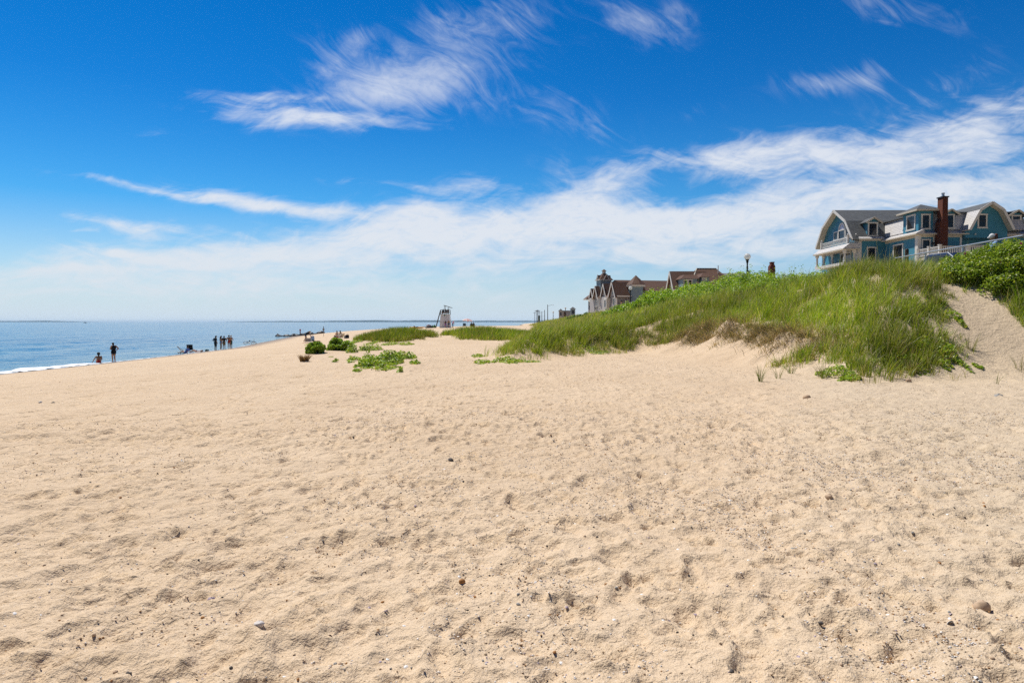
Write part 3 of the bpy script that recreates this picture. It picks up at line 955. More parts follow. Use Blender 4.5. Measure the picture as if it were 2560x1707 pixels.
# beach pea and creepers, patch by patch
PEA = [(.17, .24, .022), (.22, .29, .03), (.10, .17, .02), (.31, .34, .07), (.36, .28, .08)]
PEAW = [.3, .3, .2, .14, .06]
def creeper(label, cx, cy, rx, ry, n, h, lsz, seed, group=None, parts=True):
    p0 = Vector((cx, cy, gz(cx, cy)))
    X = cx + rx * rng.uniform(-1.5, 1.5, n); Y = cy + ry * rng.uniform(-1.5, 1.5, n)
    q_ = ((X - cx) / rx) ** 2 + ((Y - cy) / ry) ** 2 + (1.7 if n > 1300 else .7) * fbm(X / (.45 * rx + .12), Y / (.45 * ry + .12), seed, 3)
    keep = q_ < .95
    if keep.sum() < 20: keep = q_ < np.sort(q_)[20]
    X, Y, q_ = X[keep], Y[keep], q_[keep]
    lump = np.clip(.55 + 2.2 * fbm(X / .32, Y / .32, seed + 9, 2), .05, 1.4)
    Z = H(X, Y) + .012 + rng.random(len(X)) ** .6 * .8 * h * lump * np.clip(1.15 - q_, .25, 1)
    o = leaves('beach_plant', np.stack([X, Y, Z], -1), lsz * rng.uniform(.6, 1.35, len(X)), leafcol(len(X), PEA, PEAW), None, long=1.5, up=.8, org=p0)
    o.location = p0
    return tag(o, label, 'plant', group)
def Yg(y, z=1.95):
    return (z - CAMZ) / ts(1280, y)[1]
def creep_px(label, x, y, wpx, ry, n, h, lsz, seed, group=None):
    X, Y = hit(x, y)
    return creeper(label, X, Y, wpx / F * Y / 2, ry, n, h, lsz, seed, group)
creep_px('broad sprawling patch of low yellow-green beach plants, the nearest large one on the sand', 955, 904, 92, 2.1, 15000, .34, .055, 501)
creep_px('lobe of low beach plants at the right end of the broad patch', 1016, 898, 52, 1.0, 4200, .30, .055, 503)
creep_px('leafy clump between the round bushes and the broad patch, its leaves standing upright', 878, 881, 26, .6, 2400, .42, .05, 505)
creep_px('upright leafy clump just behind the left end of the broad patch', 908, 878, 24, .7, 2400, .36, .05, 507)
creep_px('upright leafy clump behind the middle of the broad patch', 936, 876, 34, .8, 2600, .36, .05, 509)
creep_px('thin spray of leaves hanging off the right tip of the broad patch', 1038, 908, 26, .35, 420, .12, .055, 511)
creep_px('thin runner of leaves left of the broad patch, on open sand', 885, 900, 34, .5, 900, .16, .05, 513)
creep_px('small leafy tuft on the sand near the left edge of the broad patch', 877, 907, 16, .3, 420, .2, .05, 515)
creep_px('small leafy tuft in front of the broad patch, farthest left of those there', 893, 929, 20, .35, 520, .16, .05, 517)
creep_px('round little leafy tuft in front of the right half of the broad patch', 1000, 931, 14, .3, 480, .18, .05, 519)
creep_px('small sprout on the sand below the larger round bush', 838, 904, 14, .3, 420, .2, .05, 521)
creep_px('tiny sprout on the sand between the two round bushes and the brown tuft', 827, 893, 10, .22, 240, .16, .05, 523)
creep_px('short strip of creeper on sand before the left end of the grass mound', 889, 856, 28, .8, 1500, .2, .055, 525)
creep_px('strip of creeper under the middle of the grass mound', 934, 858, 30, .9, 1500, .2, .055, 527)
creep_px('strip of creeper running right from under the grass mound', 975, 862, 40, .9, 1900, .18, .055, 529)
creep_px('pointed strip of creeper below the right end of the grass mound', 1020, 862, 36, .9, 1900, .22, .055, 531)
creep_px('few creeper leaves left of the nearer round bush', 775, 862, 26, .6, 520, .14, .06, 533)
creep_px('few creeper leaves trailing from the left tip of the grass lobe of the dune bank', 1196, 892, 34, .7, 620, .14, .055, 535)
creep_px('thin creeper on the sand below the left tip of the grass lobe', 1206, 908, 40, .6, 640, .14, .055, 537)
creep_px('low plants along the toe of the grass lobe', 1290, 906, 120, .9, 3600, .16, .05, 539)
creep_px('dark green leafy plant spilling onto the sand at the lowest corner of the dune grass', 2130, 948, 62, .42, 1800, .14, .045, 541)
creep_px('big-leaved green plant at the right foot of the dune grass by the sand path', 2350, 893, 90, .8, 3600, .34, .05, 543)
creep_px('leafy fringe at the bottom of the dune grass, left of the spilling plant', 2085, 930, 80, .5, 1500, .2, .045, 563)
creep_px('leafy fringe at the bottom of the dune grass, right of the spilling plant', 2265, 915, 120, .6, 2600, .24, .045, 565)
creep_px('yellow-green leafy patch at the grass edge left of the scarp', 1480, 880, 90, .7, 1800, .2, .05, 567)
creep_px('small flat green plant alone on the sand right of the dune grass', 2446, 918, 22, .16, 240, .05, .045, 545)
creep_px('low leafy sprawl linking the larger round bush to the upright clumps', 866, 868, 40, .9, 1600, .26, .055, 553)
creep_px('thin scatter of leaves in front of the left end of the broad patch', 918, 918, 36, .6, 700, .14, .05, 555)
creep_px('yellowed leafy fringe along the front of the broad patch', 968, 922, 70, .6, 1500, .16, .05, 557)
creep_px('dark creeper spreading over the sand left of the path top', 2345, 772, 70, .5, 1500, .16, .045, 561)
creep_px('small leafy tuft at the left edge of the sand path', 2402, 806, 20, .25, 420, .16, .045, 547)

# dry brown tuft, single grass tufts on the sand
def tuft(label, x, y, n, h, wd, cols, spread=.12, group=None, name='grass_tuft', cat='grass tuft'):
    X0, Y = hit(x, y)
    a = rng.uniform(0, 2 * PI, n); r = spread * np.sqrt(rng.random(n))
    X = X0 + r * np.cos(a); Yy = Y + r * np.sin(a)
    hh = h * rng.uniform(.5, 1.15, n)
    le = np.stack([np.cos(a), np.sin(a)], -1) * (hh * rng.uniform(.1, .8, n))[:, None] + WIND * .3 * hh[:, None]
    col = np.array(cols)[rng.choice(len(cols), n)] * rng.uniform(.7, 1.3, (n, 1))
    o = blades(name, np.stack([X, Yy, H(X, Yy) - .01], -1), hh, le, wd * rng.uniform(.7, 1.3, n), col, M_GRASS)
    return tag(o, label, cat, group)
GR = [(.14, .2, .02), (.2, .22, .04), (.3, .26, .1), (.1, .15, .02)]
tuft('dry rust-brown tuft alone on the sand left of the leafy plants', 761, 904, 260, .30, .014, [(.19, .10, .045), (.28, .16, .07), (.12, .06, .03)], .16)
tuft('sparse yellow-green grass tuft on the sand at the foot of the scarp, tallest of three', 1901, 954, 34, .42, .010, GR, .05)
tuft('thin grass tuft right of the tallest one at the foot of the scarp', 1946, 948, 18, .34, .010, GR, .06)
tuft('grass tuft at the edge of the dune grass, right of the two thin tufts', 1978, 936, 26, .36, .010, GR, .07)
tuft('two or three lone grass blades on the open sand far right', 2491, 962, 7, .30, .010, GR, .04)
tuft('wispy grass tuft on the sand by the right foot of the dune grass', 2425, 880, 40, .55, .008, GR, .14)
tuft('grass tuft under the lowest corner of the dune grass', 2192, 940, 40, .34, .010, GR, .07)
tuft('grass tuft at the foot of the dune grass, left of the spilling plant', 2058, 944, 50, .4, .010, GR, .1)
tuft('straggling grass blades at the very right edge of the sand', 2552, 925, 16, .5, .009, GR, .1)

# ------------------------------------------------------------------ pebbles and shells
M_PEB = {
 'grey': simple('grey_stone', (.30, .29, .27), .7, .3, var=.3, scale=40),
 'dark': simple('dark_stone', (.10, .085, .075), .7, .3, var=.3, scale=40),
 'rust': simple('rust_stone', (.40, .19, .06), .65, .3, var=.3, scale=40),
 'tan': simple('tan_stone', (.50, .36, .24), .7, .3, var=.2, scale=40),
 'white': simple('white_stone', (.66, .60, .55), .6, .35, var=.15, scale=40),
 'purple': simple('purple_shell', (.36, .28, .33), .5, .4, var=.3, scale=40),
 'shell': simple('shell', (.80, .77, .73), .45, .45, var=.12, scale=60),
}
def pebble_mesh(name, mat, kind, seed):
    r = np.random.default_rng(seed)
    mb = MB()
    if kind == 'stone':
        mb.ball((0, 0, .25), .5, 8, sx=1.0, sy=r.uniform(.6, .9), sz=r.uniform(.55, .8))
        j = r.normal(0, .035, (len(mb.v), 3))
        mb.v = [(a + x, b + y, c + z) for (a, b, c), (x, y, z) in zip(mb.v, j)]
        o = mb.build(name, mat, smooth=True)
    else:
        # a scallop-like half shell: shallow dome with a hinge point
        n = 12; rows = 5; vs = []
        for i in range(rows + 1):
            u = i / rows
            for k in range(n):
                a = 2 * PI * k / n
                rr = .5 * u * (1 - .22 * math.cos(a)) * (1 + .04 * (k % 2))
                vs.append((rr * math.cos(a), rr * .82 * math.sin(a), .26 * (1 - u * u) + .02))
        fs = []
        for i in range(rows):
            for k in range(n):
                a = i * n + k; b = i * n + (k + 1) % n
                fs.append((a, b, b + n, a + n))
        m2 = [(x * .94, y * .94, z - .05) for x, y, z in vs]
        mb.add(vs, fs); mb.add(m2, [f[::-1] for f in fs])
        o = mb.build(name, mat, smooth=True)
    return o
def put(o, x, y, size, rz=None, tilt=0.0, sink=.15):
    o.location = (x, y, gsamp(x, y) - size * sink)
    o.scale = (size, size, size)
    o.rotation_euler = (tilt * rng.normal(), tilt * rng.normal(), rng.uniform(0, 2 * PI) if rz is None else rz)
def gpos(x, y):
    return hit(x, y)
def named(label, x, y, mat, kind, wpx, cat, rz=None, tilt=.2, name=None):
    X, Y = gpos(x, y)
    o = pebble_mesh(name or cat, M_PEB[mat], kind, int(x))
    put(o, X, Y, wpx / F * Y * 1.05, rz, tilt)
    tag(o, label, cat)
    return o
named('egg-shaped orange-brown pebble, the brightest on the near sand', 1155, 1452, 'rust', 'stone', 18, 'pebble', .5)
named('large pale oblong pebble on the near sand, left of the middle', 648, 1578, 'white', 'stone', 27, 'pebble', .4)
named('round brown pebble just right of the large pale oblong one', 686, 1581, 'tan', 'stone', 19, 'pebble')
named('flat dusky pink pebble on its own at the far left of the near sand', 529, 1490, 'purple', 'stone', 20, 'pebble', .3)
named('round grey-blue pebble on the near sand right of the middle', 1295, 1531, 'grey', 'stone', 12, 'pebble')
named('smooth grey pebble in the right half of the sand', 1983, 1373, 'grey', 'stone', 15, 'pebble')
named('dark grey pebble in the right half of the near sand', 2051, 1561, 'dark', 'stone', 14, 'pebble')
named('wide flat pinkish stone half buried at the right edge of the sand', 2455, 1508, 'tan', 'stone', 44, 'stone', .1)
named('brown flat stone in the middle distance of the sand, right of centre', 2019, 996, 'tan', 'stone', 20, 'stone')
named('long grey stone on the sand at the far right, below the path', 2497, 992, 'grey', 'stone', 24, 'stone', .2)
named('tan stone on the sand in front of the lowest dune grass', 2272, 953, 'tan', 'stone', 14, 'stone')
named('dark brown stone standing out on the left sand below the swimmers', 133, 1008, 'dark', 'stone', 9, 'stone')
named('pair-side dark stone in the centre of the sand', 1126, 1156, 'dark', 'stone', 16, 'stone')['label'] = 'dark red-brown stone in the centre of the sand'
named('pale yellow stone chip on the sand right of the middle', 2072, 1262, 'tan', 'stone', 20, 'stone')
named('large open white shell in the bottom right corner of the sand', 2437, 1692, 'shell', 'shell', 20, 'shell', None, .5)
named('white shell with a dark hollow at the right of the near sand', 2375, 1565, 'shell', 'shell', 22, 'shell', None, .7)
named('pale shell lying beside two mussel shells at the bottom right', 2436, 1613, 'shell', 'shell', 22, 'shell', None, .5)
named('white oyster shell with a brown top at the bottom of the near sand', 1015, 1665, 'shell', 'shell', 16, 'shell', None, .4)
named('small white shell beside the orange-brown pebble', 1148, 1438, 'shell', 'shell', 14, 'shell', None, .4)
named('upright white shell in a hollow right of the orange-brown pebble', 1339, 1458, 'shell', 'shell', 13, 'shell', None, .8)
named('grey shell with its rim up left of the middle of the near sand', 826, 1586, 'purple', 'shell', 15, 'shell', None, .6)
named('dark purple mussel shell at the bottom right corner', 2550, 1608, 'purple', 'shell', 20, 'shell', None, .5)
named('pale pebble of long oval shape on the sand at the left, middle distance', 102, 1008, 'white', 'stone', 9, 'pebble')

protos = []
for mat, kind, w, lab in (('dark', 'stone', .14, 'small dark pebble lying on the sand'), ('rust', 'stone', .17, 'small rust-coloured pebble lying on the sand'),
                          ('grey', 'stone', .16, 'small grey pebble lying on the sand'), ('tan', 'stone', .10, 'small tan pebble lying on the sand'),
                          ('shell', 'shell', .23, 'little white shell fragment lying on the sand'), ('purple', 'shell', .10, 'little purplish shell fragment lying on the sand')):
    for v in range(3):
        o = pebble_mesh('pebble' if kind == 'stone' else 'shell', M_PEB[mat], kind, 50 + v + hash(mat) % 1)
        g = {'dark': 'dark pebbles on the sand', 'rust': 'rust pebbles on the sand', 'grey': 'grey pebbles on the sand', 'tan': 'tan pebbles on the sand',
             'shell': 'white shell fragments on the sand', 'purple': 'purple shell fragments on the sand'}[mat]
        tag(o, lab, 'pebble' if kind == 'stone' else 'shell', g)
        protos.append((o, w / 3))
pw = np.array([w for o, w in protos]); pw /= pw.sum()
used = set()
for i in range(560):
    # more shells to the right of the beach
    for _ in range(20):
        Y = 2.35 + 7.0 * rng.random() ** 1.7
        t = rng.uniform(-.74, .74)
        if rng.random() < .35 + .65 * float(sm(np.array((t + .6) / 1.1))): break
    k = rng.choice(len(protos), p=pw)
    o = protos[k][0]
    if k in used:
        o = o.copy(); COL.objects.link(o)
    used.add(k)
    put(o, t * Y, Y, rng.uniform(.010, .024) * (1.25 if 'shell' in o.name else 1) * (.8 + .04 * Y), None, .35)

# everything smaller: one mesh of grit
def grit():
    n = 170000
    Y = np.where(rng.random(n) < .7, 2.2 + 9 * rng.random(n) ** 1.3, 8 + 30 * rng.random(n))
    t = rng.uniform(-.78, .78, n)
    keep = rng.random(n) < .25 + .75 * sm((t + .55) / 1.15)
    Y, t = Y[keep], t[keep]; X = t * Y; n = len(X)
    gi = np.clip(np.searchsorted(GX, X) - 1, 0, len(GX) - 2); gj = np.clip(np.searchsorted(GY, Y) - 1, 0, len(GY) - 2)
    Z = MZ[gj, gi]
    hb = H(X, Y) - Z                      # debris settles in hollows and in drifts
    ok = (toe_d(X, Y) < .3) & (rng.random(n) < np.clip(.34 + 7 * hb + 1.3 * fbm(X / .9, Y / .9, 611, 3), .04, 1))
    X, Y, Z = X[ok], Y[ok], Z[ok]; n = len(X)
    s_ = rng.uniform(.0035, .0105, n) * np.clip(.75 + .05 * Y, .8, 2.4)
    pal = np.array([(.78, .74, .70), (.16, .13, .10), (.42, .22, .08), (.34, .32, .30), (.52, .385, .255), (.40, .33, .36)])
    col = pal[rng.choice(6, n, p=[.30, .05, .12, .08, .39, .06])] * rng.uniform(.75, 1.1, (n, 1))
    a = rng.uniform(0, 2 * PI, n); c, sn = np.cos(a), np.sin(a)
    oct_ = np.array([(1, 0, .1), (0, .65, .15), (-1, 0, .1), (0, -.65, .05), (.1, .05, .7), (0, 0, -.4)])
    V = np.zeros((n, 6, 3), dtype=np.float32)
    for k, (u, v, w) in enumerate(oct_):
        V[:, k, 0] = X + s_ * (u * c - v * sn); V[:, k, 1] = Y + s_ * (u * sn + v * c); V[:, k, 2] = Z + s_ * w
    base = (np.arange(n) * 6)[:, None]
    tri = np.array([0, 1, 4, 1, 2, 4, 2, 3, 4, 3, 0, 4, 1, 0, 5, 2, 1, 5, 3, 2, 5, 0, 3, 5])
    m, nt, out = newmat('shell_grit')
    p = principled(nt, out, (.5, .5, .5), .6, .3)
    at_ = node(nt, 'ShaderNodeAttribute', attribute_name='Col'); nt.links.new(at_.outputs['Color'], p.inputs['Base Color'])
    o = np_mesh('shell_grit', V.reshape(-1, 3), (base + tri).ravel(), np.arange(8 * n) * 3, None, m, smooth=False, col=np.repeat(col[:, None], 6, 1).reshape(-1, 3))
    tag(o, 'fine grit of broken shell and gravel strewn over the sand', 'grit', kind='stuff')
grit()
# ------------------------------------------------------------------ buildings
def rebase(rt, loc):
    """move the Empty to the base of its thing, leaving the parts where they are"""
    rt.location = loc
    for c in rt.children: c.location = c.location - Vector(loc)
M_TEAL = siding('teal_clapboard', (.055, .24, .35))
M_TRIM = simple('white_trim', (.62, .60, .56), .5, .4, var=.06, scale=3)
M_CREAM = simple('cream_soffit', (.52, .47, .38), .6, .3, var=.06, scale=3)
M_SHIN = shingle('grey_shingle', (.095, .10, .10), (.14, .145, .14), .17, .3, .62, .35)
M_WSHIN = shingle('sunlit_weathered_shingle', (.62, .59, .57), (.74, .71, .68), .17, .28, .5, .5)  # weathered shingle whose pale tone carries the sunlight of the lit slopes
M_BRICK = shingle('red_brick', (.165, .055, .03), (.125, .038, .022), .08, .22, .8, .2)
M_GLASS = None
def glass():
    m, nt, out = newmat('dark_glass')
    principled(nt, out, (.012, .014, .02), .06, .5)
    return m
M_GLASS = glass()
M_DARKM = simple('dark_metal', (.03, .03, .035), .5, .4, var=.2)
M_STEEL = simple('galvanised_steel', (.52, .54, .56), .4, .5, .6, var=.1)
M_SKYBL = simple('stained_glass', (.36, .33, .42), .15, .5, var=.3, scale=5)

def win(root, plane, c0, u0, u1, z0, z1, fw=.12, d=.05, sash=True, mat=None, frame=None, muntin=False, arch=False):
    """window on a wall: plane 'front' faces -y at y=c0, 'left' faces -x at x=c0"""
    o = root.location
    f = MB()
    def bx(mb, a0, a1, b0, b1, d0, d1):
        if plane == 'front': mb.box(a0, a1, c0 - d1, c0 - d0, b0, b1)
        else: mb.box(c0 - d1, c0 - d0, a0, a1, b0, b1)
    bx(f, u0, u0 + fw, z0 + fw, z1 - fw, 0, d); bx(f, u1 - fw, u1, z0 + fw, z1 - fw, 0, d)
    bx(f, u0 - .03, u1 + .03, z1 - fw, z1, 0, d + .015); bx(f, u0 - .04, u1 + .04, z0, z0 + fw, 0, d + .04)
    fr = f.build('window', frame or M_TRIM, root)
    g = MB(); bx(g, u0 + fw, u1 - fw, z0 + fw, z1 - fw, -.02, .012)
    g.build('pane', mat or M_GLASS, fr)
    s_ = MB(); zm = (z0 + z1) / 2
    if sash:
        bx(s_, u0 + fw, u1 - fw, zm - .025, zm + .025, .013, .03)
    if muntin:
        um = (u0 + u1) / 2
        bx(s_, um - .012, um + .012, zm + .03, z1 - fw, .013, .028)
        bx(s_, u0 + fw, u1 - fw, (zm + z1) / 2 - .012, (zm + z1) / 2 + .012, .0135, .0275)
    if s_.v: s_.build('sash', M_DARKM if mat is None else M_TRIM, fr)
    return fr

def blue_house():
    rt = empty('gambrel_house', (0, 0, 0), 0, 'large teal clapboard house with gambrel roofs and tall brick chimney, on the hill at right', 'house')
    # ---- left block: ridge along x, gable towards the sea
    X0, XA1 = 35.3, 47.0
    Y0, Y1 = 70.0, 78.0
    zb, ze, zk, zr = 8.0, 11.98, 13.80, 15.30
    prof = [(Y0, ze), (Y0 + 1.4, zk), (74.0, zr), (Y1 - 1.4, zk), (Y1, ze)]
    mb = MB(); mb.prism([(Y0, zb)] + prof + [(Y1, zb)], 0, X0, XA1); mb.build('wall', M_TEAL, rt)
    mb = MB(); mb.roof([(Y0 - .22, ze - .28)] + prof[1:-1] + [(Y1 + .22, ze - .28)], 0, X0 - .62, XA1, .13)
    mb.build('roof', M_SHIN, rt)
    # rake boards and soffit
    mb = MB()
    pr = [(Y0 - .22, ze - .28)] + prof[1:-1] + [(Y1 + .22, ze - .28)]
    for a, b in zip(pr[:-1], pr[1:]):
        mb.bar((X0 - .66, a[0], a[1] + .04), (X0 - .66, b[0], b[1] + .04), .07, .26)
    mb.build('rake_board', M_TRIM, rt)
    mb = MB()
    inn = [(a, b - .05) for a, b in pr]
    for a, b in zip(inn[:-1], inn[1:]):
        mb.add([(X0 - .62, a[0], a[1]), (X0 - .02, a[0], a[1]), (X0 - .02, b[0], b[1]), (X0 - .62, b[0], b[1])], [(0, 1, 2, 3)])
    mb.build('soffit', M_CREAM, rt)
    # corner boards, frieze
    mb = MB(); mb.box(X0 - .03, X0 + .40, Y0 - .04, Y0 - .001, zb, ze - .35); mb.box(X0 - .04, X0 - .001, Y0 - .035, Y0 + .3, zb, ze - .9)
    mb.build('corner_board', M_TRIM, rt)
    mb = MB(); mb.box(X0 + .02, 37.86, Y0 - .34, Y0 - .002, ze - .34, ze - .14); mb.build('fascia', M_CREAM, rt)
    mb = MB(); mb.prism([(Y0 - .45, ze - .14), (Y0 + .10, ze + .22), (Y0 + .05, ze - .12)], 0, X0 + .02, 37.84)
    mb.build('pent_roof', M_WSHIN, rt)
    # gable window: arched centre with two side lights
    xg = X0
    win(rt, 'left', xg, 71.55, 72.50, 12.25, 13.35, .1, .05, muntin=True)
    win(rt, 'left', xg, 74.20, 75.15, 12.25, 13.20, .1, .05, muntin=True)
    fr = win(rt, 'left', xg, 72.62, 74.08, 12.2, 13.25, .11, .07)
    cy_, zc, rad = 73.35, 13.25, .73
    arc = [(cy_ + rad * math.cos(a), zc + rad * math.sin(a)) for a in np.linspace(0, PI, 15)]
    arc2 = [(cy_ + (rad - .13) * math.cos(a), zc + (rad - .13) * math.sin(a)) for a in np.linspace(0, PI, 15)]
    mb = MB()
    for i in range(14):
        mb.prism([arc[i], arc[i + 1], arc2[i + 1], arc2[i]], 0, xg - .07, xg - .002)
    mb.build('arch', M_TRIM, fr)
    mb = MB(); mb.prism(arc2, 0, xg - .02, xg - .003); mb.build('arch_pane', M_SKYBL, fr)
    # balcony on a pent roof over the porch
    bx0, by0, by1, zf = 34.35, 70.1, 76.0, 11.40
    mb = MB()
    mb.prism([(33.62, 10.86), (34.3, zf), (X0 - .003, zf), (X0 - .003, 10.86)], 1, 69.55, 76.5)
    mb.build('porch_roof', M_WSHIN, rt)
    mb = MB(); mb.box(33.60, X0 - .01, 69.5, 76.55, 10.74, 10.855); mb.build('porch_eave', M_CREAM, rt)
    mb = MB()
    for z in (zf + .08, zf + .56):
        mb.box(bx0 - .03, bx0 + .03, by0, by1, z, z + .07); mb.box(bx0 + .04, X0 - .1, by0 - .03, by0 + .03, z, z + .07)
    bal = mb.build('balcony', M_TRIM, rt)
    mb = MB()
    n = 22
    for i in range(n):
        ya = by0 + (by1 - by0) * i / n; yb = by0 + (by1 - by0) * (i + 1) / n
        mb.bar((bx0 - .006, ya, zf + .14), (bx0 - .006, yb, zf + .56), .03, .035); mb.bar((bx0 + .006, ya, zf + .56), (bx0 + .006, yb, zf + .14), .03, .035)
    for i in range(4):
        xa = bx0 + .05 + .82 * i / 4; xb_ = bx0 + .05 + .82 * (i + 1) / 4
        mb.bar((xa, by0 - .006, zf + .14), (xb_, by0 - .006, zf + .56), .03, .035); mb.bar((xa, by0 + .006, zf + .56), (xb_, by0 + .006, zf + .14), .03, .035)
    mb.build('lattice', M_TRIM, bal)
    for (x, y) in ((bx0, by0), (bx0, by1), (X0 - .12, by0)):
        mb = MB(); mb.box(x - .1, x + .1, y - .1, y + .1, zf, zf + .78); mb.box(x - .13, x + .13, y - .13, y + .13, zf + .78, zf + .83)
        mb.ball((x, y, zf + .93), .095, 8); mb.build('newel_post', M_TRIM, bal)
    # porch columns, floor, garden door, side bay
    for (x, y) in ((33.95, 69.9), (34.95, 69.95), (33.95, 76.2), (34.4, 75.6), (34.9, 74.6)):
        mb = MB(); mb.lathe([(.17, 9.5), (.17, 9.62), (.12, 9.66), (.10, 10.4), (.12, 10.44), (.19, 10.5), (.19, 10.74)], 12, (x, y, 0))
        mb.build('column', M_TRIM, rt, smooth=False)
    mb = MB(); mb.box(33.75, X0 - .003, 69.7, 76.3, 9.2, 9.48); mb.build('porch_floor', M_TRIM, rt)
    win(rt, 'left', X0, 71.2, 73.6, 9.55, 10.7, .12, .05, sash=False)
    win(rt, 'front', Y0, 36.25, 37.2, 9.1, 11.05, .12, .05, sash=False)
    # front dormer on the left block
    def dormer(x0, x1, z0, z1, yf, depth, over=.28, muntin=False):
        xm = (x0 + x1) / 2; w = (x1 - x0) / 2
        mb = MB(); mb.prism([(x0, z0), (x1, z0), (x1, z1), (xm, z1 + w * .62), (x0, z1)], 1, yf, yf + depth); d = mb.build('dormer', M_TEAL, rt)
        mb = MB(); k = .62
        mb.roof([(x0 - over, z1 - over * k), (xm, z1 + w * k), (x1 + over, z1 - over * k)], 1, yf - .3, yf + depth + 1.0, .09)
        mb.build('dormer_roof', M_SHIN, d)
        mb = MB()
        for a, b in (((x0 - over, z1 - over * k), (xm, z1 + w * k)), ((xm, z1 + w * k), (x1 + over, z1 - over * k))):
            mb.bar((a[0], yf - .33, a[1] + .03), (b[0], yf - .33, b[1] + .03), .06, .16)
        mb.build('dormer_rake', M_CREAM, d)
        win(rt, 'front', yf, x0 + .06, x1 - .06, z0 + .02, z1 - .06, .13, .05, muntin=muntin)
    dormer(36.28, 37.42, 12.08, 13.62, 70.05, 1.6)
    # ---- right block, standing forward
    XB0, XB1, YB0, YB1 = 37.9, 42.0, 64.0, 76
    mb = MB(); mb.box(XB0, XB1, YB0, YB1, zb, 11.62); mb.build('wall', M_TEAL, rt)
    mb = MB(); mb.box(42.0, 56, 65.4, 76, zb, 11.5); mb.build('wall', M_TEAL, rt)
    # skirt roof over the first floor
    mb = MB()
    mb.prism([(XB0 - .42, 11.62), (XB0 + .35, 12.04), (XB0 + .35, 11.62)], 1, YB0 - .42, 69.9)
    mb.prism([(YB0 - .42, 11.62), (YB0 + .35, 12.04), (YB0 + .35, 11.62)], 0, XB0 + .352, 42.35)
    mb.build('pent_roof', M_WSHIN, rt)
    mb = MB(); mb.box(XB0 - .44, XB0 - .002, YB0 - .44, 69.6, 11.5, 11.615); mb.box(XB0 + .002, 42.4, YB0 - .44, YB0 - .002, 11.5, 11.615)
    mb.box(XB0 - .05, XB0 - .003, YB0 + .4, 69.5, 11.28, 11.495); mb.box(XB0 + .3, 42.0, YB0 - .05, YB0 - .003, 11.28, 11.495)
    mb.build('fascia', M_CREAM, rt)
    mb = MB(); mb.prism([(XB0 - .05, YB0 - .05), (XB0 + .28, YB0 - .05), (XB0 + .28, YB0 - .003), (XB0 - .003, YB0 - .003), (XB0 - .003, YB0 + .38), (XB0 - .05, YB0 + .38)], 2, zb, 11.49); mb.build('corner_board', M_TRIM, rt)
    mb = MB(); mb.box(39.30, 39.42, YB0 - .045, YB0 - .003, zb, 11.27); mb.build('corner_board', M_TRIM, rt)
    mb = MB(); mb.box(41.80, 41.99, YB0 - .045, YB0 - .003, zb, 11.27)
    mb.build('corner_board', M_TRIM, rt)
    win(rt, 'left', XB0, 66.35, 68.1, 9.0, 11.02, .14, .05, sash=False)
    win(rt, 'front', YB0, 38.25, 39.08, 9.4, 11.12, .11, .05, sash=False)
    mb = MB(); mb.lathe([(.05, 0), (.09, .05), (.11, .2), (.03, .28)], 8, (39.24 - .02, YB0 - .12, 10.55)); mb.build('wall_lantern', M_DARKM, rt)
    # mansard of the right block: steep shingled faces with a low roof above
    mz0, mz1, ins = 12.0, 13.62, .75
    mb = MB()
    a = [(XB0 + .12, YB0 + .12), (XB1 + 6, YB0 + .12), (XB1 + 6, 72), (XB0 + .12, 72)]
    b = [(XB0 + ins, YB0 + ins + .1), (XB1 + 6, YB0 + ins + .1), (XB1 + 6, 72), (XB0 + ins, 72)]
    vs = [(x, y, mz0) for x, y in a] + [(x, y, mz1) for x, y in b]
    mb.add(vs, [(0, 1, 5, 4), (1, 2, 6, 5), (2, 3, 7, 6), (3, 0, 4, 7), (3, 2, 1, 0), (4, 5, 6, 7)])
    mb.build('mansard', M_WSHIN, rt)
    mb = MB()
    b2 = [(XB0 + ins - .25, YB0 + ins - .15), (XB1 + 6, YB0 + ins - .15), (XB1 + 6, 73), (XB0 + ins - .25, 73)]
    vs = [(x, y, mz1 + .003) for x, y in b2] + [(x, y, mz1 + .12) for x, y in b2] + [(XB0 + 3.0, YB0 + 3.6, 14.25), (XB1 + 6, YB0 + 3.6, 14.25), (XB1 + 6, 73, 14.25), (XB0 + 3.0, 73, 14.25)]
    mb.add(vs, [(3, 2, 1, 0)] + [(i, (i + 1) % 4, 4 + (i + 1) % 4, 4 + i) for i in range(4)] + [(4 + i, 4 + (i + 1) % 4, 8 + (i + 1) % 4, 8 + i) for i in range(4)] + [(8, 9, 10, 11)])
    mb.build('roof', M_SHIN, rt)
    # square hip-roofed turret at the corner
    tx0, tx1, ty0, ty1 = 37.96, 39.32, 64.06, 66.55
    mb = MB(); mb.box(tx0, tx1, ty0, ty1, 11.9, 13.78); tw = mb.build('turret', M_TEAL, rt)
    e = .42
    mb = MB()
    vs = [(tx0 - e, ty0 - e, 13.72), (tx1 + e + .4, ty0 - e, 13.72), (tx1 + e + .4, ty1 + e, 13.72), (tx0 - e, ty1 + e + .6, 13.72)]
    vs += [(x, y, z + .12) for x, y, z in vs] + [(38.75, 65.1, 14.52), (39.2, 66.8, 14.5)]
    mb.add(vs, [(3, 2, 1, 0), (0, 1, 5, 4), (1, 2, 6, 5), (2, 3, 7, 6), (3, 0, 4, 7), (4, 5, 8), (5, 6, 9, 8), (6, 7, 9), (7, 4, 8, 9)])
    mb.build('turret_roof', M_SHIN, tw)
    mb = MB(); mb.box(tx0 - e - .03, tx1 + e + .43, ty0 - e - .03, ty0 - e - .002, 13.70, 13.86); mb.box(tx0 - e - .03, tx0 - e - .002, ty0 - e, ty1 + e, 13.70, 13.86)
    mb.build('fascia', M_CREAM, tw)
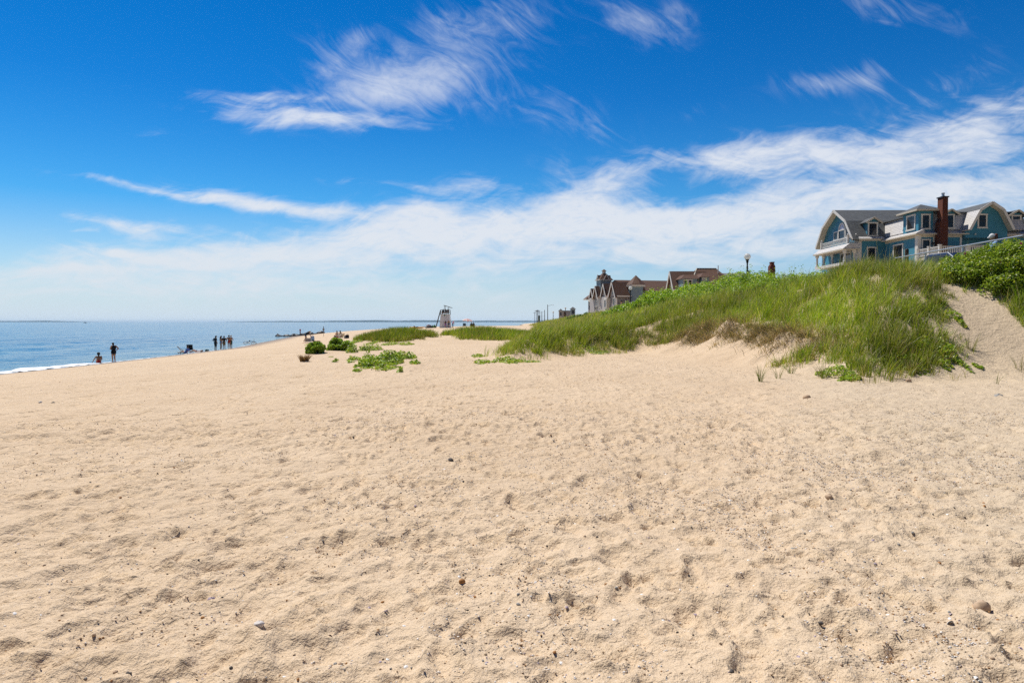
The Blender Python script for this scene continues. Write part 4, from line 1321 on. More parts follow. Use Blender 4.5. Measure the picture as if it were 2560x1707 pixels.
    win(rt, 'front', ty0, 38.2, 39.06, 12.0, 13.46, .13, .05, muntin=True)
    win(rt, 'left', tx0, 64.52, 65.98, 12.05, 13.55, .15, .05, muntin=True)
    # chimney
    mb = MB(); mb.box(39.42, 40.14, 63.12, 63.92, 8.0, 12.6); mb.prism([(39.42, 12.6), (40.14, 12.6), (40.1, 12.9), (39.60, 12.9)], 1, 63.12, 63.9)
    mb.box(39.60, 40.1, 63.12, 63.88, 12.9, 14.84); ch = mb.build('chimney', M_BRICK, rt)
    mb = MB(); mb.box(39.53, 40.17, 63.05, 63.95, 14.84, 14.94); mb.build('cap', M_DARKM, ch)
    mb = MB(); mb.box(39.74, 39.98, 63.35, 63.65, 14.94, 15.02); mb.lathe([(.12, 15.02), (.12, 15.2), (.15, 15.22), (.15, 15.3)], 10, (39.86, 63.5, 0)); mb.build('flue', M_STEEL, ch)
    # dormer right of the chimney
    dormer(40.42, 41.42, 12.06, 13.52, 64.15, 1.5)
    # ---- camera-facing gambrel gable
    gx = 44.0; gy = 63.6
    gp = [(42.05, 11.95), (42.95, 13.62), (gx, 14.3), (45.05, 13.62), (45.95, 11.95)]
    mb = MB(); mb.prism([(42.05, 11.2)] + gp + [(45.95, 11.2)], 1, gy, 70); mb.build('wall', M_TEAL, rt)
    mb = MB(); mb.roof([(41.98, 11.80), gp[1]], 1, gy - .75, 71, .12); mb.build('lower_roof', M_WSHIN, rt)  # lit left slope in the pale shingle: sunlight put into its colour
    mb = MB(); mb.roof(gp[1:-1] + [(46.02, 11.80)], 1, gy - .75, 71, .12); mb.build('roof', M_SHIN, rt)
    mb = MB()
    pr = [(41.98, 11.80)] + gp[1:-1] + [(46.02, 11.80)]
    for a, b in zip(pr[:-1], pr[1:]):
        mb.bar((a[0], gy - .78, a[1] + .03), (b[0], gy - .78, b[1] + .03), .06, .22)
    mb.build('rake_board', M_TRIM, rt)
    mb = MB()
    for a, b in zip(pr[:-1], pr[1:]):
        mb.add([(a[0], gy - .75, a[1] - .03), (b[0], gy - .75, b[1] - .03), (b[0], gy - .02, b[1] - .03), (a[0], gy - .02, a[1] - .03)], [(0, 1, 2, 3)])
    mb.build('soffit', M_CREAM, rt)
    win(rt, 'front', gy, 43.15, 44.05, 12.05, 13.4, .13, .05, muntin=True)
    mb = MB(); mb.box(42.9, 43.0, gy - .12, gy - .002, 11.45, 11.58); mb.build('spot_light', M_TRIM, rt)
    win(rt, 'front', 65.4, 43.3, 45.4, 9.6, 10.75, .13, .05, sash=False)
    # ---- far right: eave, dormer
    mb = MB(); mb.prism([(64.2, 11.62), (65.1, 12.0), (65.1, 11.62)], 0, 46.1, 55); mb.build('pent_roof', M_WSHIN, rt)
    mb = MB(); mb.box(46.05, 55.1, 64.15, 65.38, 11.42, 11.615); mb.build('fascia', M_CREAM, rt)
    mb = MB()
    vs = [(46.0, 64.9, 11.95), (50.2, 64.9, 11.95), (48.6, 66.2, 13.9), (46.0, 66.2, 13.9), (46.0, 72, 11.95), (50.2, 72, 11.95), (48.6, 70, 13.9), (46.0, 70, 13.9)]
    mb.add(vs, [(0, 1, 2, 3), (1, 5, 6, 2), (5, 4, 7, 6), (4, 0, 3, 7), (3, 2, 6, 7), (0, 4, 5, 1)]); mb.build('mansard', M_SHIN, rt)
    dormer(46.95, 48.0, 12.02, 13.50, 64.6, 1.6, .42)
    # ---- white deck railing
    mb = MB(); mb.box(37.9, 43, 60.7, 63.98, 9.0, 9.3); dk = mb.build('deck', M_CREAM, rt)
    mb = MB()
    mb.box(37.92, 37.98, 60.85, 63.9, 10.05, 10.12); mb.box(37.92, 37.98, 60.85, 63.9, 9.42, 9.49)
    mb.box(38.0, 43, 60.77, 60.83, 10.05, 10.12); mb.box(38.0, 43, 60.77, 60.83, 9.42, 9.49); mb.build('rail', M_TRIM, dk)
    mb = MB()
    for y in np.arange(61.0, 63.9, .16): mb.box(37.935, 37.965, y, y + .05, 9.49, 10.05)
    for x in np.arange(38.12, 43, .16): mb.box(x, x + .05, 60.785, 60.815, 9.49, 10.05)
    mb.build('balusters', M_TRIM, dk)
    for (x, y) in ((37.95, 60.8), (37.95, 62.35), (37.95, 63.93), (40.5, 60.8), (42.9, 60.8)):
        mb = MB(); mb.box(x - .1, x + .1, y - .1, y + .1, 9.3, 10.2); mb.box(x - .13, x + .13, y - .13, y + .13, 10.2, 10.26); mb.build('newel_post', M_TRIM, dk)
    rebase(rt, (42, 68, 8.0))
blue_house()

# ---- the brown-roofed hotel
M_BROOF = shingle('brown_shingle', (.165, .082, .046), (.125, .062, .036), .22, .4, .7, .25)
M_GREYS = siding('grey_clapboard', (.44, .42, .41), .2, .3)
M_BLUEG = siding('blue_grey_clapboard', (.20, .27, .31), .2, .3)
def hotel():
    Yh = 185.0
    t = ts(1541, 740)[0]
    rt = empty('hotel', (t * Yh, Yh, 5.6), R(13.8), 'far grey hotel with steep brown roofs, white-edged gables, a turret and a cupola', 'hotel')
    rt.location.z = 0
    # body
    mb = MB(); mb.box(0, 17, 0, 22, 5.0, 10.5); mb.build('wall', M_GREYS, rt)
    # sea-front wings: gabled, ridge along x
    def wing(y0, y1, ze, zr, xf, xl, nm='wall'):
        ym = (y0 + y1) / 2
        mb = MB(); mb.prism([(y0, 5), (y1, 5), (y1, ze), (ym, zr - .35), (y0, ze)], 0, xf, xl); mb.build('wall', M_GREYS, rt)
        k = (zr - ze) / (ym - y0)
        pr = [(y0 - .35, ze - .35 * k), (ym, zr), (y1 + .35, ze - .35 * k)]
        mb = MB(); mb.roof(pr, 0, xf - .5, xl, .15); mb.build('roof', M_BROOF, rt)
        mb = MB()
        for a, b in zip(pr[:-1], pr[1:]): mb.bar((xf - .56, a[0], a[1] + .02), (xf - .56, b[0], b[1] + .02), .1, .42)
        mb.build('rake_board', M_TRIM, rt)
    wing(0, 4.6, 10.45, 14.2, 0, 9)
    wing(7.6, 11.6, 10.6, 14.1, .4, 9)
    wing(13.2, 16.8, 10.6, 13.7, 0, 8)
    wing(18.5, 21.5, 10.6, 13.2, .6, 8)
    # lower roofs between the gables
    mb = MB()
    for a, b in ((4.95, 7.2), (11.9, 12.9), (17.1, 18.2), (21.8, 24.5)):
        mb.prism([(-.7, 10.3), (3.0, 12.9), (3.0, 10.3)], 1, a, b)
    mb.build('lean_to_roof', M_BROOF, rt)
    mb = MB(); mb.box(-.8, -.003, 4.96, 7.2, 10.0, 10.29); mb.box(-.8, -.003, 11.95, 12.85, 10.0, 10.29); mb.box(-.8, -.003, 17.1, 18.2, 10.0, 10.29); mb.box(-.8, -.003, 21.8, 24.5, 10.0, 10.29)
    mb.box(.1, 8.6, -.5, -.003, 10.15, 10.5)
    mb.build('fascia', M_TRIM, rt)
    mb = MB(); mb.box(-.05, .25, -.06, -.004, 5, 10.1); mb.box(-.06, -.004, -.05, .3, 5, 9.9); mb.build('corner_board', M_TRIM, rt)
    # two-storey white bay
    mb = MB(); mb.box(-.9, -.004, 4.9, 7.0, 5.0, 9.98); mb.build('bay', M_TRIM, rt)
    for u0, u1, z0, z1, xx in ((1.2, 2.5, 7.8, 9.9, 0), (1.2, 2.5, 5.2, 6.6, 0), (5.3, 6.6, 7.3, 9.6, -.9), (5.3, 6.6, 5.1, 6.6, -.9), (8.4, 10.6, 7.6, 9.6, .4), (8.4, 10.6, 5.1, 6.5, .4),
                               (12.2, 12.9, 7.4, 9.4, 0), (13.8, 14.9, 7.8, 9.7, 0), (15.4, 16.4, 7.8, 9.7, 0), (13.8, 14.9, 5.1, 6.5, 0), (15.4, 16.4, 5.1, 6.5, 0), (18.9, 20.0, 7.8, 9.7, .6), (20.3, 21.3, 7.8, 9.7, .6), (19.2, 20.8, 5.1, 6.5, .6)):
        win(rt, 'left', xx, u0, u1, z0, z1, .16, .06, sash=True)
    mb = MB(); mb.prism([(1.35, 11.0), (3.25, 11.0), (2.3, 12.9)], 0, -.03, -.004); mb.build('gable_panel', M_BLUEG, rt)
    # right part: long roof with ridge along x, eave towards the viewer
    mb = MB(); mb.box(5.5, 24.5, 1.2, 14, 5, 11.5); mb.build('wall', M_GREYS, rt)
    mb = MB()
    vs = [(6.0, .6, 11.45), (25.2, .6, 11.45), (25.2, 15, 11.45), (1.0, 15, 11.45), (2.5, 7.5, 15.2), (21.5, 7.5, 15.2)]
    mb.add(vs, [(0, 1, 5, 4), (1, 2, 5), (2, 3, 4, 5), (3, 0, 4), (3, 2, 1, 0)]); mb.build('roof', M_BROOF, rt)
    mb = MB(); mb.box(5.9, 25.3, .5, .597, 11.1, 11.55); mb.build('fascia', M_TRIM, rt)
    win(rt, 'front', 1.2, 8.4, 9.6, 9.2, 10.4, .16, .06)
    win(rt, 'front', 0, 6.6, 8.1, 8.7, 9.8, .16, .06)
    mb = MB(); mb.lathe([(.12, 15.1), (.12, 15.6)], 8, (10.2, 7.4, 0)); mb.build('vent_pipe', M_TRIM, rt)
    # turret
    c = (5.9, .6, 0)
    mb = MB(); mb.lathe([(2.1, 5.0), (2.1, 13.0)], 8, c); tu = mb.build('turret', M_BLUEG, rt)
    mb = MB(); mb.lathe([(2.75, 12.95), (2.75, 13.4)], 8, c); mb.build('turret_fascia', M_TRIM, tu)
    mb = MB(); mb.lathe([(2.85, 13.402), (2.85, 13.5), (.04, 16.1)], 8, c); mb.build('turret_roof', M_BROOF, tu)
    # cupola tower behind
    cx, cy = 2.6, 15.8
    mb = MB(); mb.box(cx - 1.7, cx + 1.7, cy - 1.7, cy + 1.7, 9, 15.5); cu = mb.build('cupola', M_BLUEG, rt)
    mb = MB(); mb.box(cx - 2.1, cx + 2.1, cy - 2.1, cy + 2.1, 15.5, 15.7); mb.build('cupola_eave', M_TRIM, cu)
    mb = MB()
    vs = [(cx - 2.0, cy - 2.0, 15.703), (cx + 2.0, cy - 2.0, 15.703), (cx + 2.0, cy + 2.0, 15.703), (cx - 2.0, cy + 2.0, 15.703), (cx - .55, cy - .55, 17.5), (cx + .55, cy - .55, 17.5), (cx + .55, cy + .55, 17.5), (cx - .55, cy + .55, 17.5)]
    mb.add(vs, [(0, 1, 5, 4), (1, 2, 6, 5), (2, 3, 7, 6), (3, 0, 4, 7), (4, 5, 6, 7), (3, 2, 1, 0)])
    mb.prism([(cx - .75, 15.71), (cx, 17.05), (cx + .75, 15.71)], 1, cy - 2.0, cy + 2.02)
    mb.prism([(cy - .75, 15.71), (cy, 17.06), (cy + .75, 15.71)], 0, cx - 2.0, cx + 2.01)
    mb.build('cupola_roof', M_BROOF, cu)
    mb = MB()
    for a, b in (((cx - .85, 15.6), (cx, 17.15)), ((cx, 17.15), (cx + .85, 15.6))): mb.bar((a[0], cy - 2.06, a[1]), (b[0], cy - 2.06, b[1]), .1, .2)
    for a, b in (((cy - .85, 15.6), (cy, 17.15)), ((cy, 17.15), (cy + .85, 15.6))): mb.bar((cx - 2.06, a[0], a[1]), (cx - 2.06, b[0], b[1]), .1, .2)
    mb.build('cupola_rake', M_TRIM, cu)
    mb = MB(); mb.lathe([(.55, 17.4), (.55, 18.25)], 8, (cx, cy, 0)); mb.build('lantern', M_TRIM, cu)
    mb = MB(); mb.lathe([(.8, 18.25), (.75, 18.33), (.03, 18.85)], 8, (cx, cy, 0)); mb.build('lantern_roof', M_BROOF, cu)
    mb = MB(); mb.box(cx + .02, cx + .3, cy - .58, cy - .53, 17.65, 18.0); mb.build('louvre', M_DARKM, cu)
hotel()

# ---- hip-roofed annex behind the hedge
def annex():
    Y = 120.0
    rt = empty('annex_house', (0, 0, 0), 0, 'brown-roofed grey house with a white-edged gable, half hidden behind the rose hedge', 'house')
    P = lambda x, y, yy=Y: at(x, y, yy)
    pk = P(1691, 677); lo = P(1670, 726)
    k = (pk.z - lo.z) / (pk.x - lo.x)
    xc, zr = pk.x, pk.z
    hw = 3.1
    prof = [(xc - hw, zr - hw * 1.35), (xc, zr), (xc + hw, zr - hw * 1.35)]
    # gable turned to the sea: ridge along x
    yc = Y + 3
    g = [(yc - 2.6, zr - 3.2), (yc, zr), (yc + 2.6, zr - 3.2)]
    x0 = xc
    mb = MB(); mb.prism([(yc - 2.4, 4.5)] + [(yc - 2.4, zr - 3.0), (yc, zr - .2), (yc + 2.4, zr - 3.0)] + [(yc + 2.4, 4.5)], 0, x0, x0 + 14); mb.build('wall', M_GREYS, rt)
    mb = MB(); mb.roof(g, 0, x0 - .5, x0 + 6, .14); mb.build('roof', M_BROOF, rt)
    mb = MB()
    for a, b in zip(g[:-1], g[1:]): mb.bar((x0 - .55, a[0], a[1]), (x0 - .55, b[0], b[1]), .1, .4)
    mb.build('rake_board', M_TRIM, rt)
    mb = MB(); mb.prism([(yc - .9, zr - 2.3), (yc + .9, zr - 2.3), (yc, zr - .9)], 0, x0 - .03, x0 - .004); mb.build('gable_panel', M_BLUEG, rt)
    # main hip roof
    hx0, hx1 = P(1732, 690).x, P(1826, 690).x
    rx0, rx1 = P(1757, 672).x, P(1808, 672).x
    zh = P(1757, 672, Y + 4).z; zl = zh - 3.0
    mb = MB(); mb.box(hx0 + .3, hx1 - .3, Y + .3, Y + 9, 4.5, zl); mb.build('wall', M_GREYS, rt)
    vs = [(hx0 - .4, Y - .3, zl), (hx1 + .9, Y - .3, zl), (hx1 + .9, Y + 9.6, zl), (hx0 - .4, Y + 9.6, zl), (rx0, Y + 4, zh), (rx1, Y + 4, zh)]
    mb = MB(); mb.add(vs, [(0, 1, 5, 4), (1, 2, 5), (2, 3, 4, 5), (3, 0, 4), (3, 2, 1, 0)]); mb.build('roof', M_BROOF, rt)
    mb = MB(); mb.bar((rx0, Y + 4, zh + .06), (rx1, Y + 4, zh + .06), .18, .12); mb.bar((hx0 - .4, Y - .3, zl + .06), (rx0, Y + 4, zh + .06), .16, .1); mb.build('ridge_cap', M_CREAM, rt)
    mb = MB(); mb.lathe([(.1, zh - .9), (.07, zh + .5)], 8, (rx1 - .1, Y + 2.6, 0)); mb.build('vent_pipe', M_TRIM, rt)
    # two hipped dormers towards the sea
    for (pxa, pxb, yt, yb, yd) in ((1703, 1746, 686, 712, Y - 2.2), (1750, 1776, 682, 700, Y - 1.6)):
        a = P(pxa, yb, yd); b = P(pxb, yt, yd)
        zt = b.z; zm = zt - .75; z0 = zm - 1.6
        mb = MB(); mb.box(a.x + .25, b.x - .2, yd, yd + 4, z0, zm); d = mb.build('dormer', M_BLUEG, rt)
        vs = [(a.x - .1, yd - .4, zm), (b.x + .1, yd - .4, zm), (b.x + .1, yd + 4, zm), (a.x - .1, yd + 4, zm), (a.x + .7, yd + .8, zt), (b.x - .2, yd + .8, zt), (b.x - .2, yd + 4, zt), (a.x + .7, yd + 4, zt)]
        mb = MB(); mb.add(vs, [(0, 1, 5, 4), (1, 2, 6, 5), (2, 3, 7, 6), (3, 0, 4, 7), (4, 5, 6, 7), (3, 2, 1, 0)]); mb.build('dormer_roof', M_BROOF, d)
        w_ = (b.x - a.x - .7) * .62
        win(rt, 'front', yd, a.x + .4, a.x + .4 + w_ / 2, z0 + .35, zm - .1, .13, .05); win(rt, 'front', yd, a.x + .5 + w_ / 2, a.x + .5 + w_, z0 + .35, zm - .1, .13, .05)
    rebase(rt, (34, 124, 4.5))
annex()

# ---- low grey-roofed cottage with a stepped brick chimney
def cottage():
    Y = 96.0
    P = lambda x, y: at(x, y, Y)
    rt = empty('cottage', (0, 0, 0), 0, 'low cottage of which only the stepped brick chimney shows above the hedge', 'house')
    a = P(1846, 680); b = P(1905, 671); c = P(1950, 682)
    mb = MB(); mb.box(a.x + .6, c.x, Y, Y + 7, 4.6, a.z - .9); mb.build('wall', M_GREYS, rt)
    zl = a.z - 1.6
    vs = [(a.x - 1.8, Y - .5, zl), (c.x + 1, Y - .5, zl), (c.x + 1, Y + 7.5, zl), (a.x - 1.8, Y + 7.5, zl), (P(1872, 673.5).x, Y + 3, P(1872, 686).z), (P(1918, 672).x, Y + 3, P(1918, 686).z)]
    mb = MB(); mb.add(vs, [(0, 1, 5, 4), (1, 2, 5), (2, 3, 4, 5), (3, 0, 4), (3, 2, 1, 0)]); mb.build('roof', M_SHIN, rt)
    q0 = P(1924, 670); q1 = P(1937, 666); r0 = P(1927.5, 655); r1 = P(1934.5, 655)
    mb = MB(); mb.box(q0.x, q1.x, Y - .2, Y + .6, 4.6, q1.z); mb.prism([(q0.x, q1.z), (q1.x, q1.z), (r1.x, q1.z + .28), (r0.x, q1.z + .28)], 1, Y - .198, Y + .598)
    mb.box(r0.x, r1.x, Y - .15, Y + .5, q1.z + .28, r0.z - .12); mb.box(r0.x - .05, r1.x + .05, Y - .2, Y + .55, r0.z - .12, r0.z)
    mb.build('chimney', M_BRICK, rt)
    rebase(rt, (35, 99, 4.6))
cottage()

# ---- twin-turret pavilion far along the promenade
def pavilion():
    Y = 250.0
    P = lambda x, y: at(x, y, Y)
    rt = empty('pavilion', (0, 0, 0), 0, 'small far pavilion with two pyramid-roofed turrets joined by a low wing', 'pavilion')
    g = float(plateau(Y)) - 1
    for (x0, xa, x1, ya, ye, mat, yy) in ((1396.5, 1402, 1408, 771.5, 777.5, M_GREYS, 0), (1424, 1431.3, 1438, 767, 773, M_BLUEG, -2)):
        a, b, pk, e = P(x0, ye), P(x1, ye), P(xa, ya), P(xa, ye)
        w_ = (b.x - a.x) / 2 * 1.1
        mb = MB(); mb.box(e.x - w_ * .72, e.x + w_ * .72, Y + yy, Y + yy + 1.44 * w_, g, e.z + .05); t_ = mb.build('turret', mat, rt)
        yc = Y + yy + .72 * w_
        vs = [(e.x - w_, yc - w_, e.z), (e.x + w_, yc - w_, e.z), (e.x + w_, yc + w_, e.z), (e.x - w_, yc + w_, e.z), (e.x, yc, pk.z)]
        mb = MB(); mb.add(vs, [(0, 1, 4), (1, 2, 4), (2, 3, 4), (3, 0, 4), (3, 2, 1, 0)]); mb.build('turret_roof', M_SHIN, t_)
        mb = MB(); mb.box(e.x - w_ * .3, e.x + w_ * .3, Y + yy - .04, Y + yy - .004, e.z - 1.7, e.z - .5); mb.build('opening', M_GLASS, t_)
    a, b = P(1408, 776.3), P(1424.5, 776.3)
    mb = MB(); mb.box(a.x - .2, b.x + .3, Y + .4, Y + 3.4, g, a.z - .25); mb.build('wing_wall', M_GREYS, rt)
    mb = MB(); mb.box(a.x - .25, b.x + .35, Y + .2, Y + 3.6, a.z - .249, a.z); mb.build('wing_roof', M_SHIN, rt)
    mb = MB(); mb.box(a.x + .3, a.x + 1.1, Y + .34, Y + .396, a.z - 2.2, a.z - .5); mb.build('door', M_BROOF, rt)
    rebase(rt, (20, 252, 2.4))
pavilion()
# ------------------------------------------------------------------ promenade furniture
M_BLACK = simple('black_iron', (.018, .02, .024), .5, .4, var=.2)
def globe_mat():
    m, nt, out = newmat('opal_globe')
    p = principled(nt, out, (.86, .86, .84), .25, .5)
    t = node(nt, 'ShaderNodeBsdfTranslucent'); t.inputs['Color'].default_value = (.9, .9, .88, 1)
    mx = node(nt, 'ShaderNodeMixShader'); mx.inputs[0].default_value = .6
    nt.links.new(p.outputs[0], mx.inputs[1]); nt.links.new(t.outputs[0], mx.inputs[2]); nt.links.new(mx.outputs[0], out.inputs['Surface'])
    return m
M_GLOBE = globe_mat()
def make_lamp():
    rt = empty('street_lamp', (0, 0, 0), 0, cat='street lamp', group='globe lamps along the promenade')
    mb = MB(); mb.lathe([(.16, 0), (.16, .12), (.12, .2), (.085, .5), (.07, .56), (.055, .62), (.048, 2.1), (.06, 2.12), (.06, 2.18), (.045, 2.2), (.05, 2.42), (.085, 2.46), (.085, 2.5), (.06, 2.52), (.11, 2.6), (.12, 2.64)], 12)
    mb.box(.04, .13, -.04, .04, 1.75, 1.92)
    mb.build('post', M_BLACK, rt)
    mb = MB(); mb.ball((0, 0, 2.82), .205, 16); mb.build('globe', M_GLOBE, rt, smooth=True)
    return rt
lamp = make_lamp()
LAMPS = [(1868.5, 641, 44.0, 'nearest globe lamp, standing out above the rose hedge left of the teal house'),
         (1576, 720, 76.0, 'globe lamp in front of the hotel turret'),
         (1473, 752, 114.0, 'globe lamp at the left end of the hotel'),
         (1413.6, 770, 150.0, 'globe lamp between the two turrets of the far pavilion'),
         (1383, 780, 172.0, 'farthest globe lamp, left of the pavilion near the street light')]
for i, (x, y, Y, lab) in enumerate(LAMPS):
    o = lamp if i == 0 else copy_tree(lamp)
    p = at(x, y, Y); g = gz(p.x, Y)
    o.location = (p.x, Y, g - .02)
    k = (p.z - g) / 2.82
    o.scale = (1, 1, k)
    for c in o.children:
        if c.name.startswith('globe'):
            c.scale = (1, 1, 1 / k); c.location = (0, 0, 2.82 - 2.82 / k)
    o['label'] = lab

# metal rail along the road edge, with its posts
def rail():
    rt = empty('metal_rail', (16.1, 24, gz(16.1, 24)), 0, 'pale metal pipe rail running along the road edge in front of the teal house', 'railing')
    xr = 16.1
    def zt(y): return float(np.interp(y, [16, 21.8, 29.0, 40], [6.02, 6.12, 6.07, 6.0]))
    yy = np.arange(21.6, 29.3, .8)
    mb = MB(rt.location); mb.tube([(xr, y, zt(y)) for y in yy], .026, 8); mb.build('rail', M_STEEL, rt)
    mb = MB(rt.location); mb.tube([(xr, y, zt(y) - .62) for y in np.arange(24.4, 28.8, .8)], .02, 8); mb.build('lower_rail', M_STEEL, rt)
    for y in (22.3, 24.5, 26.7, 28.9):
        mb = MB(rt.location); mb.tube([(xr + .02, y, gz(xr, y) - .2), (xr + .02, y, zt(y) - .02)], .03, 8); mb.build('post', M_STEEL, rt)
rail()
M_RUST = simple('rusty_steel', (.16, .055, .03), .85, .2, var=.4, scale=10)
def post(name, label, x, ytop, Y, r, mat, cat):
    p = at(x, ytop, Y); mb = MB((p.x, Y, gz(p.x, Y)))
    mb.box(p.x - r, p.x + r, Y - r, Y + r, gz(p.x, Y) - .2, p.z); mb.prism([(p.x - r * 1.1, p.z), (p.x + r * 1.1, p.z), (p.x, p.z + r)], 1, Y - r * 1.1, Y + r * 1.1)
    o = mb.build(name, mat); o.location = (p.x, Y, gz(p.x, Y)); return tag(o, label, cat)
post('wooden_post', 'short dark weathered post at the left end of the metal rail', 2267, 625, 28.6, .055, simple('dark_wood', (.06, .045, .035), .9, .2, var=.3, scale=8), 'post')
post('rusty_post', 'rusty brown square post beside the person with the white cap', 2490, 587, 23.8, .04, M_RUST, 'post')

# parked dark blue car behind the rail
def car():
    p = at(2362, 640, 30.5)
    y0 = 27.0; x0 = 18.3; L = 4.4
    zr = float(plateau(28)) - .22
    rt = empty('parked_car', (x0 + .9, y0 + L / 2, zr), 0, 'dark blue car parked on the road behind the metal rail', 'car')
    M_CAR = simple('blue_car_paint', (.02, .04, .10), .25, .6, .3, var=.05)
    o = rt.location
    side = [(0, .35), (0, .75), (.25, .86), (1.05, .94), (1.85, 1.42), (3.2, 1.45), (4.0, .98), (4.38, .92), (4.4, .4)]
    mb = MB(o)
    mb.prism([(y0 + a, zr + b) for a, b in side], 0, x0 + .04, x0 + 1.76)
    mb.build('body', M_CAR, rt, bevel=.05)
    mb = MB(o); g = [(1.2, .97), (1.92, 1.37), (3.15, 1.39), (3.8, 1.0)]
    mb.prism([(y0 + a, zr + b) for a, b in g], 0, x0 + .025, x0 + 1.775); mb.build('side_window', M_GLASS, rt)
    mb = MB(o); mb.tube([(x0 + .02, y0 + 1.0, zr + .97), (x0 + .06, y0 + 1.86, zr + 1.44), (x0 + .06, y0 + 3.2, zr + 1.47), (x0 + .02, y0 + 4.0, zr + 1.0)], .022, 6); mb.build('window_trim', M_STEEL, rt)
    mb = MB(o); mb.add([(x0 + .2, y0 + 1.06, zr + .97), (x0 + 1.6, y0 + 1.06, zr + .97), (x0 + 1.55, y0 + 1.8, zr + 1.41), (x0 + .25, y0 + 1.8, zr + 1.41)], [(0, 1, 2, 3)])
    mb.v = [(a, b - .02, c + .02) for a, b, c in mb.v]; mb.build('windscreen', M_GLASS, rt)
    for sx in (x0 + .02, x0 + 1.6):
        for yy in (.85, 3.5):
            mb = MB(o); mb.cone((sx, y0 + yy, zr + .32), (sx + .2, y0 + yy, zr + .32), .32, .32, 18); w = mb.build('wheel', M_BLACK, rt)
            mb = MB(o); mb.cone((sx - .012, y0 + yy, zr + .32), (sx + .212, y0 + yy, zr + .32), .19, .19, 12); mb.build('rim', M_STEEL, w)
    for sx in (x0 + .25, x0 + 1.3):
        mb = MB(o); mb.box(sx, sx + .3, y0 - .02, y0 + .05, zr + .6, zr + .74); mb.build('headlight', M_GLOBE, rt)
car()

# utility poles and street light in the distance
M_POLE = simple('grey_timber', (.13, .11, .10), .9, .2, var=.3, scale=2)
POLES = [(1336.5, 780, 560, 1, 'leftmost utility pole of the far row, with one crossarm'), (1340.6, 775.5, 500, 1, 'second utility pole from the left in the far row, with a crossarm'),
         (1343.4, 774.2, 455, 1, 'utility pole left of the pair at the middle of the far row'), (1345.4, 774.6, 430, 2, 'utility pole with two crossarms, right of its close neighbour'),
         (1349.5, 778, 400, 0, 'plain utility pole behind the small green box'), (1354.6, 778, 370, 0, 'plain utility pole right of the small green box'), (1361.6, 774.6, 335, 0, 'tallest plain utility pole, next to the street light')]
tops = []
for (x, y, Y, arms, lab) in POLES:
    p = at(x, y, Y); g = gz(p.x, Y)
    rt = empty('utility_pole', (p.x, Y, g), 0, lab, 'utility pole', 'utility poles along the far shore road')
    mb = MB(rt.location); mb.cone((p.x, Y, g - .3), (p.x, Y, p.z), .19, .13, 8); mb.build('pole', M_POLE, rt)
    for k in range(arms):
        mb = MB(rt.location); mb.box(p.x - 1.3, p.x + 1.3, Y - .08, Y + .08, p.z - .7 - .9 * k, p.z - .5 - .9 * k); mb.build('crossarm', M_POLE, rt)
    tops.append((p.x, Y, p.z - .4))
mb = MB(); 
for off in (0, -2.2):
    pts = []
    allp = [(t_[0], t_[1], t_[2] + off) for t_ in tops] 
    for a, b in zip(allp[:-1], allp[1:]):
        for i in range(6):
            u = i / 6
            pts.append((a[0] * (1 - u) + b[0] * u, a[1] * (1 - u) + b[1] * u, a[2] * (1 - u) + b[2] * u - .5 * math.sin(PI * u)))
    pts.append(allp[-1])
    mb.tube(pts, .03, 4)
tag(mb.build('power_line', M_BLACK), 'thin wires strung between the far utility poles', 'power line')
p = at(1369.2, 761.5, 300); g = gz(p.x, 300)
rt = empty('street_light', (p.x, 300, g), 0, 'tall grey street light with a curved arm, in the far distance left of the pavilion', 'street light')
mb = MB(rt.location); mb.cone((p.x, 300, g - .3), (p.x, 300, p.z), .19, .13, 8); mb.build('pole', M_POLE, rt)
mb = MB(rt.location); mb.tube([(p.x, 300, p.z - .65), (p.x + 1.0, 300, p.z - .35), (p.x + 1.7, 300, p.z - .15), (p.x + 2.1, 300, p.z - .12)], .06, 6); mb.build('arm', M_STEEL, rt)
mb = MB(rt.location); mb.ball((p.x + 2.35, 300, p.z - .18), .36, 8, sy=.5, sz=.3); mb.build('lamp_head', M_STEEL, rt)
p = at(1348, 789.5, 390); g = gz(p.x, 390)
mb = MB((p.x, 390, g)); mb.box(p.x - .5, p.x + .55, 389.6, 390.6, g - .2, p.z); mb.box(p.x - .6, p.x + .65, 389.5, 390.7, p.z, p.z + .12)
o = mb.build('utility_box', simple('green_box', (.14, .20, .17), .7)); o.location = (p.x, 390, g); tag(o, 'small grey-green utility box among the far poles', 'utility box')

# ------------------------------------------------------------------ people
def capsules(segs, n=10):
    vs = []; fs = []
    for (p0, r0, p1, r1) in segs:
        p0 = Vector(p0); p1 = Vector(p1)
        d = p1 - p0
        if d.length < 1e-5: d = Vector((0, 0, 1e-3))
        d.normalize(); u = d.orthogonal().normalized(); w = d.cross(u)
        rings = []
        for t in (-.98, -.7, -.3, 0): rings.append((p0 + d * t * r0, r0 * math.sqrt(1 - t * t)))
        for t in (0, .3, .7, .98): rings.append((p1 + d * t * r1, r1 * math.sqrt(1 - t * t)))
        b = len(vs)
        for c, r in rings:
            for k in range(n):
                a = 2 * PI * k / n
                vs.append(c + (u * math.cos(a) + w * math.sin(a)) * r)
        m = len(rings)
        for i in range(m - 1):
            for k in range(n):
                a = b + i * n + k; e = b + i * n + (k + 1) % n
                fs.append((a, e, e + n, a + n))
        fs.append(tuple(range(b, b + n))[::-1]); fs.append(tuple(range(b + (m - 1) * n, b + m * n)))
    return vs, fs

